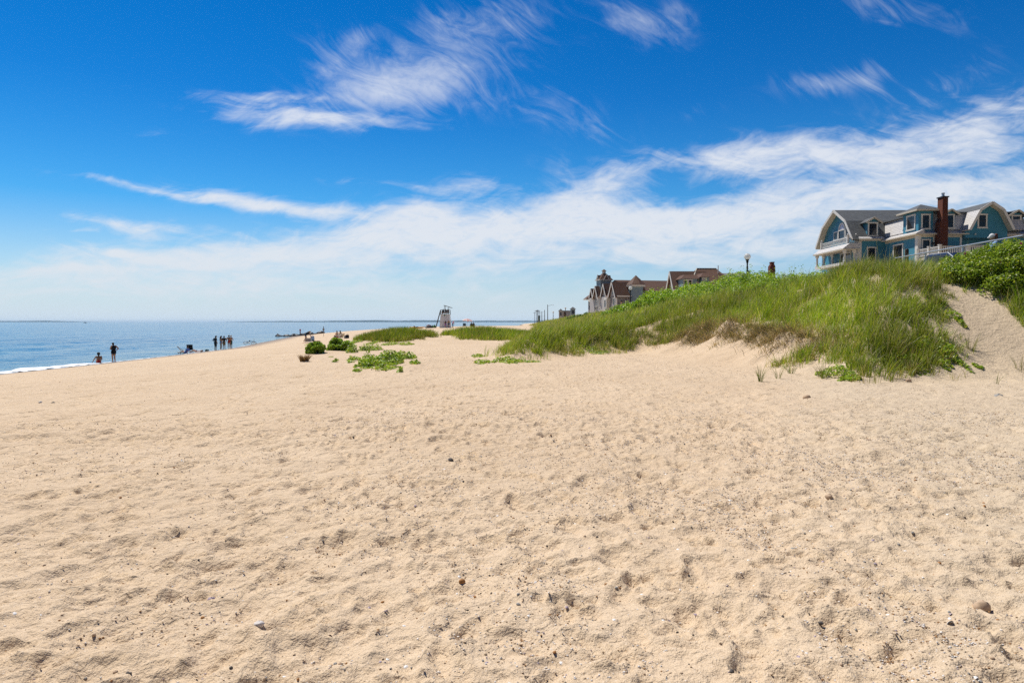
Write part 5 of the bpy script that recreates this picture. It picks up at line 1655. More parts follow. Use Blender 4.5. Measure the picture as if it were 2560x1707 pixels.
def remeshed(name, segs, mat, parent, voxel, scale=1.0, smooth_it=4):
    vs, fs = capsules(segs)
    me = bpy.data.meshes.new(name); me.from_pydata([tuple(v * scale) for v in vs], [], fs)
    o = bpy.data.objects.new(name, me); COL.objects.link(o)
    m = o.modifiers.new('r', 'REMESH'); m.mode = 'VOXEL'; m.voxel_size = voxel
    s_ = o.modifiers.new('s', 'SMOOTH'); s_.iterations = smooth_it; s_.factor = .4
    dg = bpy.context.evaluated_depsgraph_get()
    me2 = bpy.data.meshes.new_from_object(o.evaluated_get(dg))
    o.modifiers.clear(); o.data = me2; bpy.data.meshes.remove(me); me2.name = name
    me2.polygons.foreach_set('use_smooth', [True] * len(me2.polygons))
    me2.materials.clear(); me2.materials.append(mat)
    if parent: o.parent = parent
    return o

def J(**k):
    """standing figure 1.70 m tall, facing +y; overrides move joints"""
    j = dict(pel=(0, 0, .93), wai=(0, .01, 1.08), che=(0, 0, 1.28), nek=(0, .0, 1.46), hed=(0, .03, 1.585))
    for s, n in ((-1, 'L'), (1, 'R')):
        j.update({'hp' + n: (s * .085, 0, .90), 'kn' + n: (s * .095, .03, .49), 'an' + n: (s * .10, -.02, .075), 'to' + n: (s * .115, .13, .03),
                  'sh' + n: (s * .175, -.01, 1.395), 'el' + n: (s * .225, -.04, 1.12), 'wr' + n: (s * .235, .05, .88)})
    j.update(k)
    return {a: Vector(b) for a, b in j.items()}

def body_segs(j, fat=1.0):
    S = {}
    S['hips'] = [(j['hpL'] * .75 + j['hpR'] * .25, .115 * fat, j['hpR'] * .75 + j['hpL'] * .25, .115 * fat), (j['pel'], .12 * fat, j['wai'], .112 * fat)]
    wl = j['shL'] * .6 + j['shR'] * .4; wr = j['shL'] * .4 + j['shR'] * .6
    side = (j['shR'] - j['shL']).normalized()
    ch = j['che']
    S['torso'] = [(j['wai'] - side * .03, .108 * fat, ch - side * .05, .118 * fat), (j['wai'] + side * .03, .108 * fat, ch + side * .05, .118 * fat),
                  (j['shL'] * .72 + ch * .28, .07, j['shR'] * .72 + ch * .28, .07), (ch, .115 * fat, j['nek'] * .6 + ch * .4, .085)]
    S['neck'] = [(j['nek'] * .8 + ch * .2, .06, j['nek'] * .5 + j['hed'] * .5, .052)]
    up = (j['hed'] - j['nek']).normalized()
    fw = side.cross(up); fw = -fw if fw.dot(j['face'] if 'face' in j else Vector((0, 1, 0))) < 0 else fw
    h = j['hed']
    S['head'] = [(h - up * .02, .078, h + up * .045 - fw * .015, .088), (h - up * .06 + fw * .03, .052, h - up * .085 + fw * .055, .036),
                 (h - up * .0 + fw * .085, .012, h - up * .025 + fw * .103, .014), (h + side * .085 - up * .005, .018, h + side * .088 + up * .02, .018), (h - side * .085 - up * .005, .018, h - side * .088 + up * .02, .018),
                 (h - up * .055 + fw * .082 - side * .015, .010, h - up * .055 + fw * .082 + side * .015, .010),
                 (h + up * .022 + fw * .073 - side * .03, .012, h + up * .024 + fw * .073 - side * .034, .012), (h + up * .022 + fw * .073 + side * .03, .012, h + up * .024 + fw * .073 + side * .034, .012)]
    for n in 'LR':
        S['uparm' + n] = [(j['sh' + n], .056 * fat ** .6, j['el' + n], .041 * fat ** .6)]
        S['loarm' + n] = [(j['el' + n], .042 * fat ** .6, j['wr' + n], .027)]
        d = (j['wr' + n] - j['el' + n]).normalized()
        if ('hd' + n) in j: d = (d * .3 + j['hd' + n].normalized()).normalized()
        q_ = d.cross(side); q_ = q_.normalized() if q_.length > .2 else d.orthogonal().normalized()
        w = j['wr' + n]
        pk = w + d * .085
        hs = [(w, .026, pk - q_ * .012, .024), (w, .024, pk + q_ * .014, .024)]
        pn = d.cross(q_).normalized()
        for i, (off, ln) in enumerate(((-.03, .058), (-.010, .075), (.010, .07), (.03, .054))):
            b_ = pk + q_ * off; m_ = b_ + d * ln * .55 + pn * .008; hs += [(b_, .0105, m_, .010), (m_, .010, m_ + d * ln * .4 + pn * .022, .0085)]
        b_ = w + d * .03 - q_ * .026; hs += [(b_, .0125, b_ + d * .045 - q_ * .028, .0105), (b_ + d * .045 - q_ * .028, .0105, b_ + d * .072 - q_ * .026 + pn * .012, .009)]
        S['hand' + n] = hs
        S['thigh' + n] = [(j['hp' + n], .092 * fat, j['kn' + n], .056 * fat ** .5)]
        a_ = j['kn' + n] * .7 + j['an' + n] * .3
        S['shin' + n] = [(j['kn' + n], .055 * fat ** .5, a_, .056 * fat ** .5), (a_, .056 * fat ** .5, j['an' + n], .036)]
        S['foot' + n] = [(j['an' + n] - (j['to' + n] - j['an' + n]) * .22 + Vector((0, 0, -.03)), .034, j['to' + n], .028)]
    return S, up, fw, side

def grow(segs, e): return [(a, r + e, b, q_ + e) for a, r, b, q_ in segs]
def part_of(seg, t0, t1):
    a, r, b, q_ = seg
    return (a.lerp(b, t0), r + (q_ - r) * t0, a.lerp(b, t1), r + (q_ - r) * t1)

SKIN = {'tan': simple('tan_skin', (.46, .25, .14), .55, .35, var=.08), 'brown': simple('brown_skin', (.24, .125, .07), .55, .35, var=.08), 'fair': simple('fair_skin', (.55, .33, .23), .55, .35, var=.06)}
HAIR = {'black': simple('black_hair', (.012, .010, .010), .6, .3), 'brown': simple('brown_hair', (.07, .035, .018), .6, .3), 'blond': simple('blond_hair', (.35, .22, .10), .6, .3), 'white': simple('white_cap_cloth', (.75, .74, .72), .8, .2)}
def cloth(n, c): return simple('cloth_' + n, c, .85, .2, var=.12, scale=14)
CL = {'black': cloth('black', (.012, .013, .018)), 'navy': cloth('navy', (.02, .035, .085)), 'red': cloth('red', (.45, .03, .025)), 'blue': cloth('blue', (.10, .22, .55)), 'sky': cloth('sky', (.30, .45, .68)),
      'khaki': cloth('khaki', (.33, .23, .12)), 'white': cloth('white', (.75, .75, .74)), 'pink': cloth('pink', (.65, .16, .30)), 'purple': cloth('purple', (.28, .12, .42)), 'charcoal': cloth('charcoal', (.035, .037, .042)),
      'maroon': cloth('maroon', (.22, .03, .035)), 'denim': cloth('denim', (.03, .07, .13)), 'green': cloth('green', (.06, .10, .05)), 'grey': cloth('grey', (.3, .3, .3))}

def person(label, loc, rz, h, j, skin='tan', hair='black', clothes=(), fat=1.0, hairlen=0, cap=None, group=None, vox=.013):
    rt = empty('person', loc, rz, label, 'person', group)
    S, up, fw, side = body_segs(j, fat)
    k = h / 1.70
    allsegs = [s for v in S.values() for s in v]
    remeshed('body', allsegs, SKIN[skin], rt, vox * k, k)
    hd = j['hed']
    hs = [(hd + up * .035 - fw * .03, .092, hd + up * .05 - fw * .012, .094), (hd - up * .03 - fw * .045, .07, hd + up * .03 - fw * .035, .085)]
    if hairlen > 0:
        hs += [(hd - up * .02 - fw * .06, .075, hd - up * (.08 + hairlen) - fw * .09, .055)]
    if hairlen < 0:
        hs += [(hd + up * .04 - fw * .02, .125, hd + up * .05 - fw * .03, .125), (hd - up * .03 - fw * .06, .10, hd - fw * .05, .11)]
    remeshed('hair', hs, HAIR[hair], rt, .016 * k, k, 2)
    if cap:
        cs_ = [(hd + up * .06 - fw * .01, .098, hd + up * .075, .092), (hd + up * .055 + fw * .06, .05, hd + up * .045 + fw * .15, .02)]
        remeshed('cap', cs_, cap, rt, .016 * k, k, 1)
    for nm, mat, keys in clothes:
        segs = []
        for key in keys:
            if isinstance(key, tuple): segs += grow([part_of(S[key[0]][0], key[1], key[2])], .017)
            else: segs += grow(S[key], .016)
        remeshed(nm, segs, mat, rt, .018 * k, k, 3)
    return rt
def shirt(m, sl=.55): return ('shirt', m, ['torso', 'hips', ('uparmL', 0, sl), ('uparmR', 0, sl)])
def top(m): return ('top', m, ['torso'])
def shorts(m, ln=.7): return ('shorts', m, ['hips', ('thighL', 0, ln), ('thighR', 0, ln)])
def swim(m): return ('swimsuit', m, ['torso', 'hips', ('thighL', 0, .14), ('thighR', 0, .14)])
def bikini(m): return ('bikini_bottom', m, ['hips'])
AWAY = 0.0; TOCAM = PI
def spot(x, Y):
    t = ts(x, 850)[0]
    return Vector((t * Y, Y, gz(t * Y, Y) - .005))

# woman standing in a black swimsuit at the water's edge, hand on hip, looking down to the left
person('stout woman in a black swimsuit standing at the water edge, hand on hip', spot(283.5, 57.2), R(150) - PI / 2, 1.66,
       J(hed=(0, .075, 1.56), elR=(.36, -.10, 1.17), wrR=(.22, -.02, 1.00), hdR=(-.8, .5, -.1), elL=(-.24, .05, 1.14), wrL=(-.16, .24, 1.10), hdL=(.4, .8, .2), che=(0, .01, 1.27), nek=(0, .03, 1.45)),
       'tan', 'black', [swim(CL['black']), ('skirt', CL['black'], ['hips', ('thighL', 0, .32), ('thighR', 0, .32)])], fat=1.26)
# seated in the foam, arm stretched to the water
SIT = dict(pel=(0, 0, .13), wai=(0, .01, .28), che=(0, .03, .48), nek=(0, .05, .66), hed=(0, .08, .785), hpL=(-.09, .02, .12), hpR=(.09, .02, .12),
           knL=(-.13, .42, .30), knR=(.13, .42, .30), anL=(-.12, .74, .07), anR=(.12, .74, .07), toL=(-.13, .86, .12), toR=(.13, .86, .12),
           shL=(-.175, .02, .60), shR=(.175, .02, .60), elL=(-.30, .14, .40), wrL=(-.40, .32, .17), elR=(.23, .10, .36), wrR=(.16, .30, .28))
person('person in a red swimsuit with bunched dark hair, sitting in the foam', spot(246, 55.5), R(35), 1.68, J(**SIT), 'brown', 'black',
       [('swimsuit', CL['red'], ['hips']), ('bikini_top', CL['maroon'], [('uparmL', 0, .02)])][:1], fat=1.08, hairlen=-1)
# group of five at the water
g5 = 'people standing together at the water edge'
person('man in dark shirt, black shorts and cap, apart at the left of the group', spot(538.5, 82), R(-25), 1.74,
       J(elL=(-.36, -.06, 1.16), wrL=(-.20, .04, .98), hdL=(.8, .4, -.1), hed=(.01, .06, 1.585)), 'tan', 'black', [shirt(CL['charcoal'], .75), shorts(CL['black'], .92)], cap=CL['black'], group=g5)
person('woman in pale blue bikini and dark cap, second from left in the group', spot(552, 83.6), R(-40), 1.68,
       J(elL=(-.27, .02, 1.15), wrL=(-.12, .20, 1.15), hdL=(.9, .3, .1), elR=(.27, .02, 1.15), wrR=(.12, .22, 1.12), hdR=(-.9, .3, .1)), 'tan', 'black', [bikini(CL['sky'])], cap=CL['black'], fat=1.05, hairlen=.08, group=g5)
person('man in black shirt and khaki shorts, third from the left of the group', spot(560, 84.2), R(10), 1.66,
       J(elR=(.33, -.05, 1.15), wrR=(.25, .12, 1.0), hdR=(-.5, .6, 0)), 'tan', 'black', [shirt(CL['black'], .8), shorts(CL['khaki'], .85)], group=g5)
person('woman in a red bikini with long hair, at the front of the right pair', spot(572.5, 85), R(25), 1.72,
       J(elL=(-.33, -.02, 1.17), wrL=(-.2, .1, 1.22), hdL=(.6, .5, .4), elR=(.27, .05, 1.16), wrR=(.1, .22, 1.10), hdR=(-.8, .4, 0)), 'tan', 'brown', [bikini(CL['red']), ('bikini_top', CL['red'], [])][:1], fat=1.05, hairlen=.22, group=g5)
person('person with an elbow out, half hidden behind the woman in the red bikini', spot(577.3, 86.2), R(-10), 1.66,
       J(elR=(.36, -.05, 1.15), wrR=(.2, .05, 1.0), hdR=(-.8, .3, -.1)), 'tan', 'blond', [shorts(CL['green'], .9)], fat=.95, group=g5)
# couple lying on towels
LIE = dict(pel=(0, 0, .13), wai=(0, -.16, .13), che=(0, -.36, .14), nek=(0, -.54, .16), hed=(0, -.67, .19), hpL=(-.085, .03, .12), hpR=(.085, .03, .12), knL=(-.11, .43, .18), knR=(.10, .42, .30),
           anL=(-.13, .83, .07), anR=(.11, .70, .07), toL=(-.16, .88, .16), toR=(.12, .82, .05), shL=(-.175, -.47, .13), shR=(.175, -.47, .13),
           elL=(-.33, -.30, .08), wrL=(-.26, -.06, .10), elR=(.30, -.62, .20), wrR=(.12, -.76, .22), face=(0, 0, 1))
person('person with dark hair lying flat on a pale towel at the water edge', spot(491, 75.5) + Vector((0, 0, .03)), R(80), 1.66, J(**LIE), 'fair', 'brown', [top(CL['white']), bikini(CL['maroon'])], hairlen=.12)
RECL = dict(LIE); RECL.update(wai=(0, -.12, .20), che=(0, -.24, .38), nek=(0, -.31, .55), hed=(0, -.33, .68), shL=(-.175, -.28, .48), shR=(.175, -.28, .48), elL=(-.24, -.42, .28), wrL=(-.26, -.5, .05), elR=(.24, -.42, .28), wrR=(.26, -.5, .05), face=(0, 1, 0))
person('reclining person in a blue shirt with pale legs, before the black beach chair', spot(463, 73.5) + Vector((0, 0, .03)), R(75), 1.66, J(**RECL), 'fair', 'brown', [shirt(CL['blue'])])
def towel(label, x, Y, w, l, rz, mat, name='beach_towel', cat='towel'):
    p = spot(x, Y)
    n = 9; mb = MB(p)
    vs = []
    c, s_ = math.cos(rz), math.sin(rz)
    for i in range(n):
        for k in range(n):
            u = (i / (n - 1) - .5) * l; v = (k / (n - 1) - .5) * w
            X = p.x + u * c - v * s_; Yy = p.y + u * s_ + v * c
            vs.append((X, Yy, gz(X, Yy) + .03 + .015 * math.sin(5 * u + 3 * v)))
    b = [(x_, y_, z_ - .015) for x_, y_, z_ in vs]
    fs = []
    for i in range(n - 1):
        for k in range(n - 1):
            a = i * n + k; fs.append((a, a + 1, a + n + 1, a + n)); a += n * n; fs.append((a + n, a + n + 1, a + 1, a))
    mb.add(vs + b, fs); o = mb.build(name, mat, smooth=True); o.location = p
    return tag(o, label, cat)
towel('pale towel under the lying person with dark hair', 492, 75.5, 1.0, 2.0, R(170), CL['white'])
towel('faded pink towel under the reclining person in the blue shirt', 458, 73.5, 1.0, 2.0, R(165), CL['pink'])
# low beach chairs
def beach_chair(label, x, Y, rz, mat, w=.55, back=.62, lean=.25, group=None, seat_h=.22):
    p = spot(x, Y)
    rt = empty('beach_chair', p, rz, label, 'beach chair', group)
    mb = MB(); mb.prism([(-.02, seat_h), (.46, seat_h + .05), (.46, seat_h + .065), (-.02, seat_h + .015)], 0, -w / 2, w / 2); mb.build('seat', mat, rt)
    mb = MB(); mb.prism([(0, seat_h), (-lean, seat_h + back), (-lean - .015, seat_h + back), (-.015, seat_h)], 0, -w / 2, w / 2); mb.build('backrest', mat, rt)
    for s_ in (-1, 1):
        x0 = s_ * w / 2
        mb = MB(); mb.tube([(x0, .48, 0), (x0, -.05, seat_h + .26), (x0, -lean, seat_h + back)], .014, 6); mb.build('frame', M_STEEL, rt)
        mb = MB(); mb.tube([(x0, -.38, 0), (x0, .46, seat_h + .03), (x0, .48, seat_h + .25), (x0, -.1, seat_h + .27)], .014, 6); mb.build('armrest', M_STEEL, rt)
    return rt
beach_chair('low tan beach chair leaning back at the water edge, left of the people lying down', 455, 76.5, R(-70), cloth('tan', (.30, .20, .10)), .6, .62, .5)
beach_chair('upright black beach chair standing behind the reclining person', 474, 76.8, R(20), CL['black'], .62, .62, .12, seat_h=.34)
def bag(label, x, Y, w, d, h, mat, name='beach_bag', stripes=None, rz=0.0, handles=True, cat='bag'):
    p = spot(x, Y); rt = empty(name, p, rz, label, cat)
    mb = MB(); vs = []
    for (k, z) in ((.92, 0), (1.05, h * .35), (1.0, h * .75), (.9, h)):
        for i in range(14):
            a = 2 * PI * i / 14
            cx, cy = math.cos(a), math.sin(a)
            m_ = max(abs(cx), abs(cy)) ** .6
            vs.append((w / 2 * k * cx / m_, d / 2 * k * cy / m_, z + .02 * math.sin(3 * a) * (z > h * .9)))
    fs = [(r * 14 + i, r * 14 + (i + 1) % 14, (r + 1) * 14 + (i + 1) % 14, (r + 1) * 14 + i) for r in range(3) for i in range(14)]
    fs += [tuple(range(14))[::-1], tuple(range(42, 56))]
    mb.add(vs, fs); mb.build('bag_body', mat, rt, smooth=False)
    if stripes:
        for (z0, z1, m2) in stripes:
            mb = MB(); v2 = []
            for z in (z0, z1):
                kk = float(np.interp(z / h, [0, .35, .75, 1], [.92, 1.05, 1.0, .9])) + .012
                for i in range(14):
                    a = 2 * PI * i / 14; cx, cy = math.cos(a), math.sin(a); m_ = max(abs(cx), abs(cy)) ** .6
                    v2.append((w / 2 * kk * cx / m_, d / 2 * kk * cy / m_, z))
            mb.add(v2, [(i, (i + 1) % 14, 14 + (i + 1) % 14, 14 + i) for i in range(14)]); mb.build('stripe', m2, rt)
    if handles:
        for s_ in (-1, 1):
            mb = MB(); mb.tube([(-w * .25, s_ * d * .3, h * .9), (-w * .15, s_ * d * .3, h * 1.25), (w * .15, s_ * d * .3, h * 1.25), (w * .25, s_ * d * .3, h * .9)], .012, 5); mb.build('handle', mat, rt)
    return rt
bag('small dark bag on the sand between the lying couple and the group', 517, 79, .42, .3, .2, CL['green'])

# bicycle lying on its side at the water edge
def bicycle():
    p = spot(624, 101)
    rt = empty('bicycle', p + Vector((0, 0, .0)), 0, 'black bicycle lying on its side at the water edge', 'bicycle')
    T = Matrix.Rotation(R(4), 4, 'Y') @ Matrix.Rotation(R(-62), 4, 'X')
    def tr(mb): mb.v = [tuple(T @ Vector(v)) for v in mb.v]; return mb
    for cx in (-.62, .42):
        mb = MB(); pts = [(cx + .34 * math.cos(a), 0, .34 + .34 * math.sin(a)) for a in np.linspace(0, 2 * PI, 25)]
        mb.tube(pts, .026, 6); w = tr(mb).build('wheel', M_BLACK, rt, smooth=True)
        mb = MB()
        for k in range(10):
            a = PI * k / 10; mb.bar((cx + .33 * math.cos(a), 0, .34 + .33 * math.sin(a)), (cx - .33 * math.cos(a), 0, .34 - .33 * math.sin(a)), .006)
        tr(mb).build('spokes', M_BLACK, w)
    mb = MB()
    A, B, C_, D, E = (-.62, 0, .34), (-.18, 0, .30), (-.30, 0, .78), (.24, 0, .84), (.42, 0, .34)
    for a, b in ((A, B), (A, C_), (B, C_), (B, D), (C_, D), (D, E)): mb.tube([a, b], .02, 6)
    tr(mb).build('frame', M_BLACK, rt)
    mb = MB(); mb.ball((-.33, 0, .88), .12, 8, sx=1.0, sy=.6, sz=.35); tr(mb).build('saddle', M_BLACK, rt)
    mb = MB(); mb.tube([(.24, 0, .84), (.22, 0, .98), (.28, -.28, 1.02), (.16, -.3, 1.03)], .016, 6); mb.tube([(.22, 0, .98), (.28, .28, 1.02), (.16, .3, 1.03)], .016, 6); tr(mb).build('handlebar', M_BLACK, rt)
    mb = MB(); mb.cone((-.18, -.03, .30), (-.18, .03, .30), .08, .08, 14); mb.tube([(-.18, .06, .30), (-.06, .1, .18)], .014, 5); tr(mb).build('crank', M_BLACK, rt)
    rt.scale = (1.12, 1.12, 1.12); rt.location.z += .1
bicycle()

# woman bending over a bag
person('woman in a black top and blue shorts bending over to lift a blue bag', spot(764, 88.5), R(-80), 1.7,
       J(pel=(0, 0, .90), wai=(0, .10, 1.04), che=(0, .27, 1.15), nek=(0, .44, 1.22), hed=(0, .54, 1.27), shL=(-.17, .37, 1.19), shR=(.17, .37, 1.19), elL=(-.17, .52, .96), wrL=(-.15, .64, .72), elR=(.17, .50, .96), wrR=(.15, .66, .72),
         knL=(-.10, .10, .48), anL=(-.10, .05, .075), toL=(-.11, .2, .03), knR=(.10, .0, .48), anR=(.10, -.22, .075), toR=(.11, -.06, .03), face=(0, .6, -.8)),
       'tan', 'blond', [shirt(CL['black'], .5), shorts(CL['denim'], .35)], hairlen=.12)
bag('tall pale blue striped beach bag held by the bending woman', 781, 88.8, .5, .35, .66, CL['sky'], stripes=[(.02, .16, CL['green'])])
# couple seated close together on low chairs
SITC = dict(pel=(0, 0, .30), wai=(0, .0, .45), che=(0, .02, .65), nek=(0, .05, .83), hed=(0, .08, .95), hpL=(-.09, .02, .29), hpR=(.09, .02, .29), knL=(-.13, .42, .38), knR=(.13, .42, .38), anL=(-.12, .60, .07), anR=(.12, .60, .07), toL=(-.13, .73, .03), toR=(.13, .73, .03),
            shL=(-.175, .02, .77), shR=(.175, .02, .77), elL=(-.25, .16, .52), wrL=(-.14, .36, .45), elR=(.25, .16, .52), wrR=(.14, .36, .45))
person('dark-haired person in red swimwear seated at the left of the couple by the tall bag', spot(843.5, 86.5), R(55), 1.7, J(**SITC), 'tan', 'black', [bikini(CL['red']), ('shawl', CL['black'], [('thighL', .2, 1), ('thighR', .2, 1)])])
person('person with dark hair seated at the right of the couple, seen from the side', spot(852, 87.6), R(70), 1.68, J(**SITC), 'brown', 'black', [shorts(CL['red'], .6)])
beach_chair('low white beach chair under the left one of the seated couple', 845.5, 86.6, R(55), CL['white'], .55, .5, .3, seat_h=.18)
beach_chair('low cream beach chair under the right one of the seated couple', 854.5, 87.7, R(70), cloth('cream', (.60, .50, .36)), .55, .5, .3, seat_h=.18)
bag('striped blue and white cooler bag beside the seated couple', 864, 87, .36, .3, .4, CL['navy'], stripes=[(.1, .16, CL['white']), (.24, .30, CL['white'])], handles=False)
bag('black rucksack with a tan flap by the edge of the grass mound', 868.5, 86.2, .42, .3, .46, CL['black'])
# striped chair, towel with bundle
rtc = beach_chair('low beach chair with a navy and white striped back, alone in front of the couple', 770, 77, R(10), CL['white'], .66, .42, .10, seat_h=.12)
for k in range(3):
    mb = MB(); z = .14 + .15 * k
    mb.prism([(.004 - .1 * (z - .12) / .42, z), (.004 - .1 * (z + .06 - .12) / .42, z + .07), (-.025 - .1 * (z + .07 - .12) / .42, z + .07), (-.025 - .1 * (z - .12) / .42, z)], 0, -.32, .32)
    mb.build('stripe', CL['navy'], [c for c in rtc.children if c.name.startswith('backrest')][0])
towel('turquoise towel spread on the sand right of the striped chair', 790, 76, 1.0, 1.3, 0, cloth('aqua', (.12, .42, .45)))
bag('dark bundle of clothes on the turquoise towel', 788, 76.4, .45, .3, .16, CL['black'], name='clothes_bundle', handles=False, cat='bundle')
bag('second dark bundle at the right end of the turquoise towel', 796, 76.2, .4, .3, .14, CL['maroon'], name='clothes_bundle', handles=False, cat='bundle')
towel('orange towel on the sand beside the striped chair', 763, 76.6, .6, .7, .3, cloth('orange', (.55, .22, .08)))
# sign on a stake
p = spot(809, 118)
rt = empty('sign_post', p, 0, 'small notice board on a thin stake at the water edge, left of the bending woman', 'sign')
mb = MB(); mb.tube([(0, 0, -.2), (0, 0, 1.1)], .03, 6); mb.box(-.05, .05, -.03, .03, 1.4, 1.78); mb.build('stake', M_POLE, rt)
mb = MB(); mb.box(-.16, .16, -.02, .02, 1.0, 1.4); mb.build('board', CL['grey'], rt)

# rocks of the low groyne
M_ROCK = simple('wet_rock', (.035, .035, .035), .55, .4, var=.5, scale=2, bmp=.05)
protoR = []
for k in range(4):
    mb = MB(); mb.ball((0, 0, .2), .5, 9, sx=1.2, sy=.9, sz=.6)
    mb.v = [(a * (1 + .22 * vnoise(np.array([a * 3 + k * 9]), np.array([b * 3 + c_ * 2]), k)[0] * 2), b, c_ * (1 + .4 * vnoise(np.array([a * 4 + k]), np.array([b * 4]), k + 5)[0] * 2)) for a, b, c_ in mb.v]
    o = mb.build('rock', M_ROCK); protoR.append(o)
n = 0
for i, x in enumerate(np.linspace(694, 806, 27)):
    Y = float(np.interp(x, [694, 745, 775, 806], [160, 160, 161, 168])) + rng.uniform(-.8, .8)
    t = ts(x, 840)[0]; X = t * Y
    o = protoR[i % 4]
    if i >= 4: o = o.copy(); COL.objects.link(o)
    g = gz(X, Y)
    if x > 778 and rng.random() < .4: o.location = (X, Y + 3, max(-.1, g) - .3)
    else: o.location = (X, Y, max(-.1, g) - .06)
    s_ = rng.uniform(.75, 1.4); o.scale = (s_ * 1.2, s_, s_ * rng.uniform(.7, 1.1)); o.rotation_euler = (0, 0, rng.uniform(0, 6))
    tag(o, 'dark wet rock in the low groyne running out from the beach', 'rock', 'rocks of the low groyne')
p = at(750.5, 838, 160); mb = MB((p.x, 160, 0)); mb.cone((p.x, 160, -.4), (p.x, 160, 1.5), .12, .12, 8); mb.ball((p.x, 160, 1.5), .2, 8)
o = mb.build('marker_post', CL['red']); o.location = (p.x, 160, 0); tag(o, 'short red marker post on the dark groyne', 'post')

# ------------------------------------------------------------------ lifeguard tower and its neighbours
YT = 146.0
def tower():
    a = at(1099.5, 820, YT); b = at(1128.0, 820, YT)
    c = Vector(((a.x + b.x) / 2, YT, 0)); g = gz(c.x, YT)
    rt = empty('lifeguard_tower', (c.x, YT, g), R(-6), 'white lifeguard tower with a dark timber platform, sloping shade roof and side ladder', 'lifeguard tower')
    k = YT / F
    w0, w1, hb = 25.5 * k / 2, 20.5 * k / 2, 33 * k
    dp = 1.1
    mb = MB()
    vs = [(-w0, -dp, 0), (w0, -dp, 0), (w0, dp, 0), (-w0, dp, 0), (-w1, -dp * .8, hb), (w1, -dp * .8, hb), (w1, dp * .8, hb), (-w1, dp * .8, hb)]
    mb.add(vs, [(0, 1, 5, 4), (1, 2, 6, 5), (2, 3, 7, 6), (3, 0, 4, 7), (4, 5, 6, 7), (3, 2, 1, 0)])
    mb.build('enclosure', simple('white_paint', (.78, .80, .84), .5, .4, var=.06), rt)
    mb = MB()
    for z in (hb * .45, hb * .84):
        ww = w0 + (w1 - w0) * z / hb; d_ = -dp * (1 - .2 * z / hb) - .012
        mb.box(-ww + .05, ww - .05, d_, d_ + .02, z, z + .04)
    mb.build('batten', simple('grey_paint', (.4, .4, .41), .6), rt)
    mb = MB(); z = hb * .90; mb.box(-.12, .13, -dp * .84 - .03, -dp * .84 + .03, z, z + .22); mb.build('sign_plate', simple('green_plate', (.02, .16, .07), .5), rt)
    mb = MB(); mb.box(-w1 - .08, w1 + .08, -dp * .9, dp * .9, hb, hb + .09); mb.build('platform', M_POLE2, rt)
    for (sx, sy) in ((-1, -1), (1, -1), (1, 1), (-1, 1)):
        mb = MB(); mb.bar((sx * (w1 + .02), sy * dp * .82, hb + .09), (sx * (w1 - .04), sy * dp * .8, hb + .93), .1); mb.build('post', M_POLE2, rt)
    mb = MB()
    for z in (hb + .45, hb + .88):
        for sy in (-1, 1): mb.box(-w1 - .05, w1 + .05, sy * dp * .82 - .04, sy * dp * .82 + .04, z, z + .12)
        for sx in (-1, 1): mb.box(sx * w1 - .035, sx * w1 + .035, -dp * .78, dp * .78, z + .01, z + .11)
    mb.build('guard_rail', M_POLE2, rt)
    mb = MB(); mb.box(-w1 * .5, w1 * .85, .1, .6, hb + .3, hb + .42); mb.build('bench', M_POLE2, rt)
    zl, zr_ = hb + 1.88, hb + 1.5
    mb = MB()
    for sx, zz in ((-.15, zl - .04), (.72, zr_ + .0)):
        for sy in (-1, 1):
            mb.bar((sx * w1 - .03, sy * .5, hb + .95), (sx * w1 + .04, sy * .5, zz), .07)
    mb.build('roof_post', M_POLE2, rt)
    mb = MB(); mb.prism([(-w1 * .26, zl + .02), (w1 * 1.55, zr_ - .1), (w1 * 1.55, zr_ - .03), (-w1 * .26, zl + .1)], 1, -.9, .9); mb.build('shade_roof', M_POLE2, rt)
    mb = MB()
    for sy in (-.3, .3): mb.bar((-w1 - .1, sy - .3, hb + .95), (-w1 - 1.18, sy - .3, 0), .09)
    for i in range(11):
        u = (i + .5) / 11; x = -w1 - .1 - 1.08 * (1 - u); z = (hb + .95) * u; mb.bar((x, -.58, z), (x, -.02, z), .06)
    mb.build('ladder', M_POLE2, rt)
    return rt, hb
M_POLE2 = simple('weathered_timber', (.085, .075, .06), .9, .2, var=.3, scale=4)
tw_rt, tw_hb = tower()
tx, tz = tw_rt.location.x, tw_rt.location.z + tw_hb + .10
GUARD = dict(SITC); 
for nm_, x_, c_ in (('lifeguard in dark clothes seated in the middle of the tower platform', .1, 'black'), ('lifeguard at the right rail of the tower platform', .58, 'maroon'), ('lifeguard sitting low at the left of the tower platform', -.45, 'black')):
    person(nm_, (tx + x_, YT - .1, tz), R(160), 1.7, J(**SITC), 'tan', 'black', [shirt(CL[c_]), shorts(CL['maroon'] if c_ == 'black' else CL['black'])], vox=.02)
gy = 143.5
person('girl in a pink and purple swimsuit, left of the three in front of the tower', spot(1113.5, gy), R(20), 1.50, J(elL=(-.27, .0, 1.13), elR=(.27, .02, 1.13), wrR=(.15, .2, 1.1)), 'tan', 'brown', [top(CL['black']), shorts(CL['purple'], .5)], hairlen=.2, vox=.02)
person('long-haired woman in blue shorts, middle one in front of the tower', spot(1122, gy), R(180), 1.68, J(elR=(.3, .02, 1.14), wrR=(.2, .22, 1.05), hed=(0, .05, 1.58)), 'tan', 'brown', [shorts(CL['denim'], .55), top(CL['khaki'])], hairlen=.3, vox=.02)
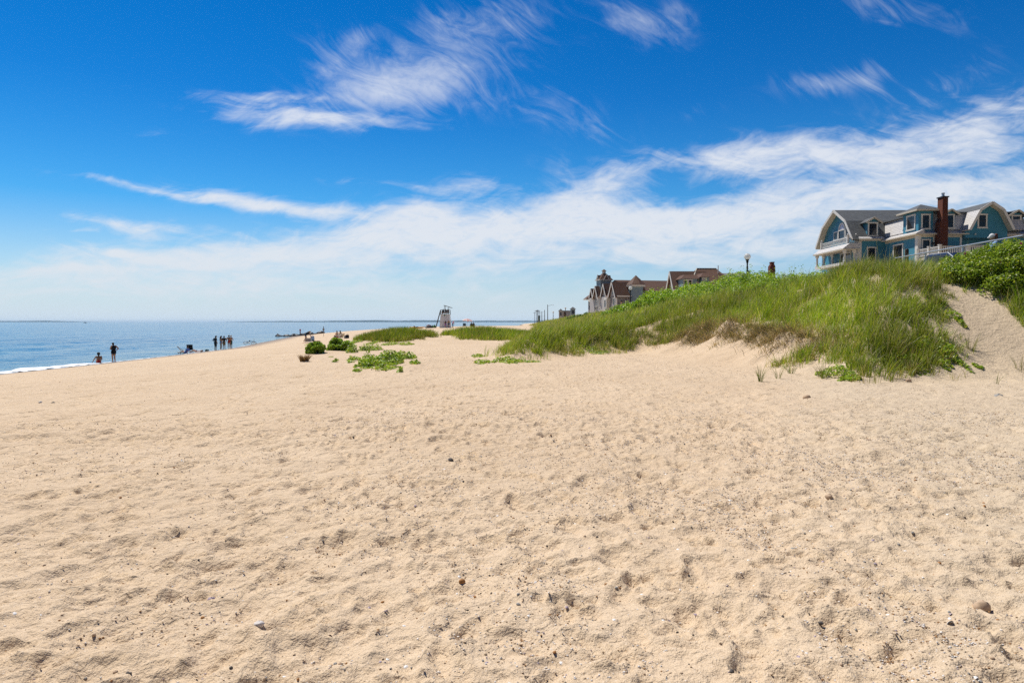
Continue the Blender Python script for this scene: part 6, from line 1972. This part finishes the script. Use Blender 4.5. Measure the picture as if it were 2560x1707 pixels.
person('bending person in white cap and pink shirt, right of three at the tower', spot(1132, gy), R(-60), 1.58, J(che=(0, .10, 1.26), nek=(0, .18, 1.42), hed=(0, .25, 1.53), shL=(-.17, .14, 1.37), shR=(.17, .14, 1.37), elL=(-.2, .22, 1.12), wrL=(-.17, .36, .93), elR=(.2, .22, 1.12), wrR=(.17, .36, .93)),
       'fair', 'white', [('shirt', CL['pink'], ['torso']), ('trousers', CL['navy'], ['hips', 'thighL', 'thighR', ('shinL', 0, 1), ('shinR', 0, 1)])], cap=CL['white'], vox=.02)

# kayak
def kayak():
    p = spot(1043, 147); L = 3.4
    rt = empty('kayak', p, R(4), 'yellow kayak lying on the crest of the beach left of the tower', 'kayak')
    mb = MB(); vs = []; n = 13; m_ = 10
    for i in range(n):
        u = i / (n - 1) * 2 - 1
        w = .36 * (1 - abs(u) ** 2.6) + .01; rise = .16 * abs(u) ** 3
        for k in range(m_):
            a = 2 * PI * k / m_
            vs.append((u * L / 2, w * math.cos(a), .17 + rise + (.16 * (1 - abs(u) ** 3) + .03) * math.sin(a)))
    fs = [(i * m_ + k, i * m_ + (k + 1) % m_, (i + 1) * m_ + (k + 1) % m_, (i + 1) * m_ + k) for i in range(n - 1) for k in range(m_)]
    fs += [tuple(range(m_))[::-1], tuple(range((n - 1) * m_, n * m_))]
    mb.add(vs, fs); mb.build('hull', simple('yellow_plastic', (.75, .36, .03), .45, .4, var=.05), rt, smooth=True)
    mb = MB(); mb.lathe([(.3, .30), (.34, .36), (.28, .38), (.24, .31)], 16, (-.1, 0, 0), sx=1.5, sy=.85); mb.build('cockpit_rim', M_BLACK, rt)
    mb = MB(); mb.prism([(-.75, .33), (-.45, .34), (-.55, .58), (-.72, .56)], 1, -.18, .18); mb.build('seat_back', cloth('amber', (.5, .22, .05)), rt)
    rt.location.z += .02
kayak()
mb = None
# dark upturned boat with gear on it
def skiff():
    p = spot(1072.5, 147.5)
    rt = empty('upturned_boat', p, R(8), 'dark upturned skiff with red gear piled on it, beside the tower ladder', 'boat')
    L = 1.7; mb = MB(); vs = []; n = 9; m_ = 9
    for i in range(n):
        u = i / (n - 1) * 2 - 1; w = .5 * (1 - abs(u) ** 3 * .6); h = .52 * (1 - abs(u) ** 3 * .55)
        for k in range(m_):
            a = PI * k / (m_ - 1); vs.append((u * L / 2, w * math.cos(a), h * math.sin(a) ** .7 + .01))
    fs = [(i * m_ + k, i * m_ + k + 1, (i + 1) * m_ + k + 1, (i + 1) * m_ + k) for i in range(n - 1) for k in range(m_ - 1)]
    fs += [tuple(range(m_)), tuple(range((n - 1) * m_, n * m_))[::-1]]
    mb.add(vs, fs); mb.build('hull', simple('dark_hull', (.03, .028, .028), .5), rt)
    mb = MB(); mb.tube([(-.55, -.1, .5), (-.1, .05, .62), (.5, -.05, .52)], [.1, .14, .1], 8); mb.build('gear', CL['maroon'], rt, smooth=True)
    mb = MB(); mb.bar((-.8, -.55, .02), (-.35, -.15, .6), .05); mb.build('oar', CL['white'], rt)
skiff()
shrub('small dark green shrub between the upturned boat and the tower ladder', ts(1085.5, 815)[0] * 147, 147, 1.1, .75, 2600, .07, DK, DKW)

# beach umbrella with chairs behind the second grass mound
def umbrella():
    Y = 138.0
    c = at(1166.5, 797, Y); g = gz(c.x, Y)
    rt = empty('beach_umbrella', (c.x, Y, g), 0, 'faded pink and white beach umbrella beyond the grass mound right of the tower', 'umbrella')
    zt = c.z - g + .05
    mb = MB(); mb.tube([(0, 0, -.2), (.02, 0, zt + .02)], .028, 8); mb.build('pole', M_TRIM, rt)
    M1 = cloth('faded_pink', (.62, .28, .26)); M2 = cloth('faded_white', (.7, .62, .58))
    Rr = 1.12; dz = .42
    def ringpt(a, u): return (Rr * u * math.cos(a), Rr * u * math.sin(a), zt - dz * u ** 1.7 - .02 * math.cos(8 * a) * u)
    mbs = (MB(), MB())
    for k in range(16):
        for i in range(5):
            a0, a1 = 2 * PI * k / 16, 2 * PI * (k + 1) / 16; u0, u1 = i / 5, (i + 1) / 5
            q_ = [ringpt(a0, u0 + .001), ringpt(a0, u1), ringpt(a1, u1), ringpt(a1, u0 + .001)]
            mbs[k % 2].add(q_, [(0, 1, 2, 3)])
    o = mbs[0].build('canopy', M1, rt); mbs[1].build('canopy_panels', M2, o)
    mb = MB()
    for k in range(8):
        a = 2 * PI * k / 8; mb.tube([(.03 * math.cos(a), .03 * math.sin(a), zt - .02), tuple(Vector(ringpt(a, .98)) - Vector((0, 0, .02)))], .008, 4)
    mb.build('ribs', M_STEEL, rt)
    rt.rotation_euler = (R(4), R(6), 0)
    return rt
umbrella()
beach_chair('upright blue-grey beach chair left of the umbrella pole', 1161, 137.5, R(180), cloth('slate', (.10, .18, .22)), .6, .6, .1, seat_h=.42)
for x_, lab in ((1178.5, 'dark-haired person seated in a chair at the right of the umbrella, left of two'), (1183.5, 'dark-haired person seated in a chair, rightmost under the umbrella')):
    person(lab, spot(x_, 138.5), R(200), 1.7, J(**{k_: (v_[0], v_[1], v_[2] + .14) for k_, v_ in SITC.items()}), 'tan', 'black', [shirt(CL['green']), shorts(CL['khaki'])], vox=.02)
beach_chair('green beach chair under the left one of the pair by the umbrella', 1178.6, 138.6, R(200), CL['green'], .55, .5, .2, seat_h=.36)
beach_chair('grey beach chair under the rightmost person by the umbrella', 1183.6, 138.6, R(200), CL['grey'], .55, .5, .2, seat_h=.36)

# people up on the promenade
p = at(2484, 590, 23.6)
person('person in blue shirt and white cap behind the metal rail', (p.x, 23.6, p.z - 1.62), R(75), 1.66, J(), 'tan', 'brown', [shirt(CL['sky']), shorts(CL['navy'])], cap=CL['white'])
p = at(1553.8, 752, 92)
person('bare-chested person with dark hair up on the promenade in front of the hotel', (p.x, 92, p.z - 1.66), R(95), 1.7, J(), 'tan', 'black', [shorts(CL['white'])])
p = at(1216, 815.5, 128)
mbx = spot(1216, 128)
towel('pinkish bundle of towels on the sand edge right of the umbrella', 1217, 126, .8, 1.2, .2, CL['pink'])

# a little motor boat on the far water
Yb = 1900.0; t = ts(213, 804)[0]
rt = empty('motor_boat', (t * Yb, Yb, 0), 0, 'tiny dark motor boat on the horizon above the sitting bather', 'boat')
mb = MB(); mb.prism([(-4.2, .9), (-3.6, -.3), (3.0, -.3), (4.6, 1.3)], 1, -1.2, 1.2); mb.build('hull', simple('dark_hull', (.03, .028, .028), .5), rt)
mb = MB(); mb.prism([(-1.6, 1.0), (-1.2, 2.6), (.6, 2.6), (1.4, 1.05)], 1, -.8, .8); mb.build('cabin', M_DARKM, rt)
# ------------------------------------------------------------------ light, sky, air, camera
EL, AZ = R(60), R(42)              # sun ahead and to the left of the view
sd = Vector((-math.sin(AZ) * math.cos(EL), math.cos(AZ) * math.cos(EL), math.sin(EL)))
sun = bpy.data.lights.new('sun', 'SUN'); sun.energy = 5.0; sun.angle = R(.53); sun.color = (1.0, .945, .85)
so = bpy.data.objects.new('sun', sun); COL.objects.link(so)
so.rotation_euler = (-sd).to_track_quat('-Z', 'Y').to_euler(); so.location = (-40, 60, 90)

W = bpy.data.worlds.new('World'); SC.world = W; W.use_nodes = True
nt = W.node_tree
for n in list(nt.nodes): nt.nodes.remove(n)
out = nt.nodes.new('ShaderNodeOutputWorld'); bg = nt.nodes.new('ShaderNodeBackground')
nt.links.new(bg.outputs[0], out.inputs[0]); bg.inputs[1].default_value = .10
sky = nt.nodes.new('ShaderNodeTexSky'); sky.sky_type = 'NISHITA'; sky.sun_disc = False
sky.sun_elevation = EL; sky.sun_rotation = -AZ; sky.air_density = 1.0; sky.dust_density = .5; sky.ozone_density = 3.0; sky.altitude = 0
tc = nt.nodes.new('ShaderNodeTexCoord'); D = tc.outputs['Generated']
sep = nt.nodes.new('ShaderNodeSeparateXYZ'); nt.links.new(D, sep.inputs[0])
dx, dy, dz = sep.outputs
ay = mth(nt, 'MAXIMUM', mth(nt, 'ABSOLUTE', dy), .08)
T = mth(nt, 'DIVIDE', dx, ay); S = mth(nt, 'MAXIMUM', mth(nt, 'DIVIDE', dz, ay), -.05)
cmb = nt.nodes.new('ShaderNodeCombineXYZ'); nt.links.new(T, cmb.inputs[0]); nt.links.new(S, cmb.inputs[1])
UV = cmb.outputs[0]
ahead = mth(nt, 'MULTIPLY', mth(nt, 'ADD', dy, .12), 4.0, clamp=True)
# slow warp so that nothing follows a straight ellipse
wn = noise(nt, UV, 3.2, 3, .55)
wv = nt.nodes.new('ShaderNodeVectorMath'); wv.operation = 'SUBTRACT'; nt.links.new(wn.outputs['Color'], wv.inputs[0]); wv.inputs[1].default_value = (.5, .5, .5)
ws = nt.nodes.new('ShaderNodeVectorMath'); ws.operation = 'SCALE'; nt.links.new(wv.outputs[0], ws.inputs[0]); ws.inputs['Scale'].default_value = .085
wa = nt.nodes.new('ShaderNodeVectorMath'); wa.operation = 'ADD'; nt.links.new(UV, wa.inputs[0]); nt.links.new(ws.outputs[0], wa.inputs[1])
UW = wa.outputs[0]

def streak(rot, sx, sy, scale, detail=7, rough=.62, dist=.6, src=None):
    mp = nt.nodes.new('ShaderNodeMapping'); mp.vector_type = 'TEXTURE'; nt.links.new(src or UW, mp.inputs[0])
    mp.inputs['Rotation'].default_value = (0, 0, R(rot)); mp.inputs['Scale'].default_value = (1 / sx, 1 / sy, 1)
    return noise(nt, mp.outputs[0], scale, detail, rough, dist).outputs[0]

def blob(x, y, rx, ry, rot, a, soft=1.0):
    """soft patch of cover, given in photograph pixels"""
    t, s = ts(x, y)
    mp = nt.nodes.new('ShaderNodeMapping'); mp.vector_type = 'TEXTURE'; nt.links.new(UW, mp.inputs[0])
    mp.inputs['Location'].default_value = (t, s, 0); mp.inputs['Rotation'].default_value = (0, 0, R(rot)); mp.inputs['Scale'].default_value = (rx / F, ry / F, 1)
    ln = nt.nodes.new('ShaderNodeVectorMath'); ln.operation = 'DOT_PRODUCT'; nt.links.new(mp.outputs[0], ln.inputs[0]); nt.links.new(mp.outputs[0], ln.inputs[1])
    e = mth(nt, 'POWER', 2.718, mth(nt, 'MULTIPLY', ln.outputs['Value'], -1.1 * soft))
    return mth(nt, 'MULTIPLY', e, a)
def total(l):
    r = l[0]
    for q_ in l[1:]: r = mth(nt, 'ADD', r, q_)
    return r
# cirrus: fans and hooks high up (streaks fall down to the left-right diagonal)
fan = total([blob(1000, 225, 190, 60, 8, 1.05), blob(850, 185, 110, 60, -20, .62), blob(1150, 150, 210, 100, 20, .42), blob(1230, 50, 190, 60, 12, .42), blob(890, 105, 60, 26, 20, .6), blob(1000, 260, 220, 30, -3, .35),
             blob(1590, 60, 95, 45, -28, .55), blob(1690, 30, 50, 30, -40, .35), blob(2250, 15, 180, 42, -12, .45), blob(2080, 215, 120, 30, 8, .66), blob(2180, 185, 40, 40, 50, .45), blob(1430, 300, 130, 48, -20, .55),
             blob(1400, 440, 45, 60, 60, .4), blob(1750, 285, 60, 20, 20, .2), blob(2330, 230, 170, 45, 22, .42)])
n_fan = streak(-34, 1.0, 3.0, 8, 9, .62, 2.2)
n_iso = noise(nt, UW, 7.0, 8, .62, .6).outputs[0]
fanmix = mth(nt, 'ADD', mth(nt, 'MULTIPLY', n_fan, .6), mth(nt, 'MULTIPLY', n_iso, .4))
# streaks nearly level, low in the sky
lay = total([blob(600, 492, 150, 22, -7, 1.35), blob(760, 515, 130, 14, -8, .8), blob(360, 470, 220, 10, -9, .7), blob(860, 520, 130, 12, -6, .35), blob(690, 298, 170, 28, -6, .95), blob(900, 316, 150, 22, -2, .95), blob(640, 250, 190, 13, -5, .6), blob(400, 340, 60, 14, 0, .22), blob(350, 565, 150, 20, -4, 1.05), blob(220, 585, 110, 8, -3, .35),
             blob(260, 635, 80, 12, 3, .35), blob(160, 680, 120, 12, 0, .7), blob(330, 640, 110, 12, -8, .45), blob(540, 610, 50, 14, 5, .5), blob(950, 465, 150, 9, -4, .34), blob(1200, 460, 100, 28, 6, .55),
             blob(1000, 580, 330, 55, 4, 1.05), blob(640, 640, 330, 40, 2, .62), blob(1350, 565, 360, 60, 4, 1.15), blob(1060, 530, 90, 34, 10, .8), blob(1480, 490, 150, 48, 0, .9), blob(1720, 540, 330, 55, 3, 1.05), blob(2150, 500, 420, 55, 6, .95), blob(2450, 470, 240, 80, 8, .8),
             blob(1850, 395, 190, 42, 2, 1.1), blob(2150, 385, 300, 60, 10, 1.0), blob(2450, 330, 240, 75, 14, .85), blob(1560, 430, 100, 36, 10, .55), blob(1750, 470, 260, 22, 4, -.45), blob(2420, 415, 190, 18, 6, -.25), blob(1330, 545, 60, 18, 0, -.3), blob(2100, 375, 90, 12, 8, -.18),
             blob(1500, 640, 900, 42, 2, .66), blob(700, 720, 1000, 42, 0, .75), blob(450, 650, 420, 40, 2, .7), blob(150, 720, 500, 46, 0, .35), blob(2100, 600, 500, 40, 2, .75), blob(1600, 700, 700, 14, 1, -.18), blob(1900, 668, 300, 9, 3, -.15)])
n_lay = streak(-5, 1.0, 3.8, 7, 9, .64, 1.2)
n_lay2 = streak(14, 1.0, 2.8, 16, 7, .62, 1.0)
laymix = mth(nt, 'ADD', mth(nt, 'MULTIPLY', n_lay, .6), mth(nt, 'MULTIPLY', n_lay2, .4))
def cover(c, n, lo, hi, k):
    v = mth(nt, 'ADD', c, mth(nt, 'MULTIPLY', mth(nt, 'SUBTRACT', n, .5), k))
    r = nt.nodes.new('ShaderNodeMapRange'); r.interpolation_type = 'SMOOTHSTEP'
    r.inputs['From Min'].default_value = lo; r.inputs['From Max'].default_value = hi
    nt.links.new(v, r.inputs['Value'])
    # no noise-made cloud where there is no cover at all
    g = mth(nt, 'MULTIPLY', c, 4.0, clamp=True)
    return mth(nt, 'MULTIPLY', r.outputs[0], g)
fine = streak(8, 1.0, 2.6, 38, 6, .66, .8)
fine2 = streak(-30, 1.0, 2.0, 26, 7, .68, 2.0)
c1 = mth(nt, 'MULTIPLY', mth(nt, 'MULTIPLY', cover(fan, fanmix, .0, 2.05, 3.3), .8), mth(nt, 'ADD', .45, mth(nt, 'MULTIPLY', fine2, 1.1), clamp=True))
c2 = mth(nt, 'MULTIPLY', mth(nt, 'MULTIPLY', cover(lay, laymix, .02, 1.6, 3.5), .92), mth(nt, 'ADD', .55, mth(nt, 'MULTIPLY', fine, .9), clamp=True))
cov = mth(nt, 'SUBTRACT', 1.0, mth(nt, 'MULTIPLY', mth(nt, 'SUBTRACT', 1.0, c1), mth(nt, 'SUBTRACT', 1.0, c2)), clamp=True)
cov = mth(nt, 'MULTIPLY', cov, ahead)
# clear sky: the Nishita sky seen through polarised, very clear air
el_ = mth(nt, 'MAXIMUM', dz, 0.0)
tint = ramp(nt, el_, [(0.0, (.80, .94, 1.08)), (.06, (.62, .90, 1.10)), (.16, (.06, .67, 1.10)), (.30, (.006, .49, .98)), (.55, (.002, .38, .84)), (1.0, (.2, .5, .95))])
skyc = mixc(nt, 1.0, sky.outputs[0], tint.outputs[0], 'MULTIPLY')
hzf = mth(nt, 'MULTIPLY', mth(nt, 'POWER', 2.718, mth(nt, 'MULTIPLY', el_, -14.0)), .92)
skyc = mixc(nt, hzf, skyc, (6.3, 7.5, 8.8))
back = mth(nt, 'ADD', .42, mth(nt, 'MULTIPLY', ahead, .58))       # sky behind the camera dimmed to lessen fill on camera-facing walls
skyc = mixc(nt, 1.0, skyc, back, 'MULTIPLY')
ccol = ramp(nt, el_, [(0.0, (6.6, 7.3, 8.0)), (.12, (7.6, 7.9, 8.4)), (.3, (7.4, 7.8, 8.6)), (1.0, (7.2, 7.7, 8.6))])
cc = nt.nodes.new('ShaderNodeMix'); cc.data_type = 'RGBA'; cc.clamp_factor = True
nt.links.new(cov, cc.inputs[0]); nt.links.new(skyc, cc.inputs[6]); nt.links.new(ccol.outputs[0], cc.inputs[7])
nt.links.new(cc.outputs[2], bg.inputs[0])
W.cycles.sampling_method = 'MANUAL'; W.cycles.sample_map_resolution = 1024

# the air
if HAZE:
    mb = MB(); mb.box(-11900, 9100, -620, 11800, -6, 19.6)
    m, nt2, o2 = newmat('haze')
    v = nt2.nodes.new('ShaderNodeVolumePrincipled')
    v.inputs['Color'].default_value = (.55, .78, 1.0, 1); v.inputs['Density'].default_value = 7e-5; v.inputs['Anisotropy'].default_value = .3
    nt2.links.new(v.outputs[0], o2.inputs['Volume'])
    hz = mb.build('haze', m); tag(hz, 'thin sea haze filling the air', 'haze', kind='stuff')

cam = bpy.data.cameras.new('camera'); co = bpy.data.objects.new('camera', cam); COL.objects.link(co)
cam.sensor_width = 36; cam.lens = F / 2560 * 36; cam.clip_start = .05; cam.clip_end = 40000
co.location = (0, 0, CAMZ); co.rotation_euler = (PI / 2 - TH, 0, 0)
SC.camera = co
SC.view_settings.view_transform = 'Standard'; SC.view_settings.look = 'None'; SC.view_settings.gamma = 1; SC.view_settings.use_curve_mapping = False
SC.view_settings.exposure = 0.05
SC.cycles.max_bounces = 6; SC.cycles.diffuse_bounces = 3; SC.cycles.glossy_bounces = 3; SC.cycles.transmission_bounces = 3; SC.cycles.volume_bounces = 0; SC.cycles.transparent_max_bounces = 8
SC.cycles.use_denoising = False
SC.cycles.denoiser = 'OPENIMAGEDENOISE'
SC.cycles.denoising_input_passes = 'RGB_ALBEDO_NORMAL'
SC.cycles.denoising_prefilter = 'ACCURATE'
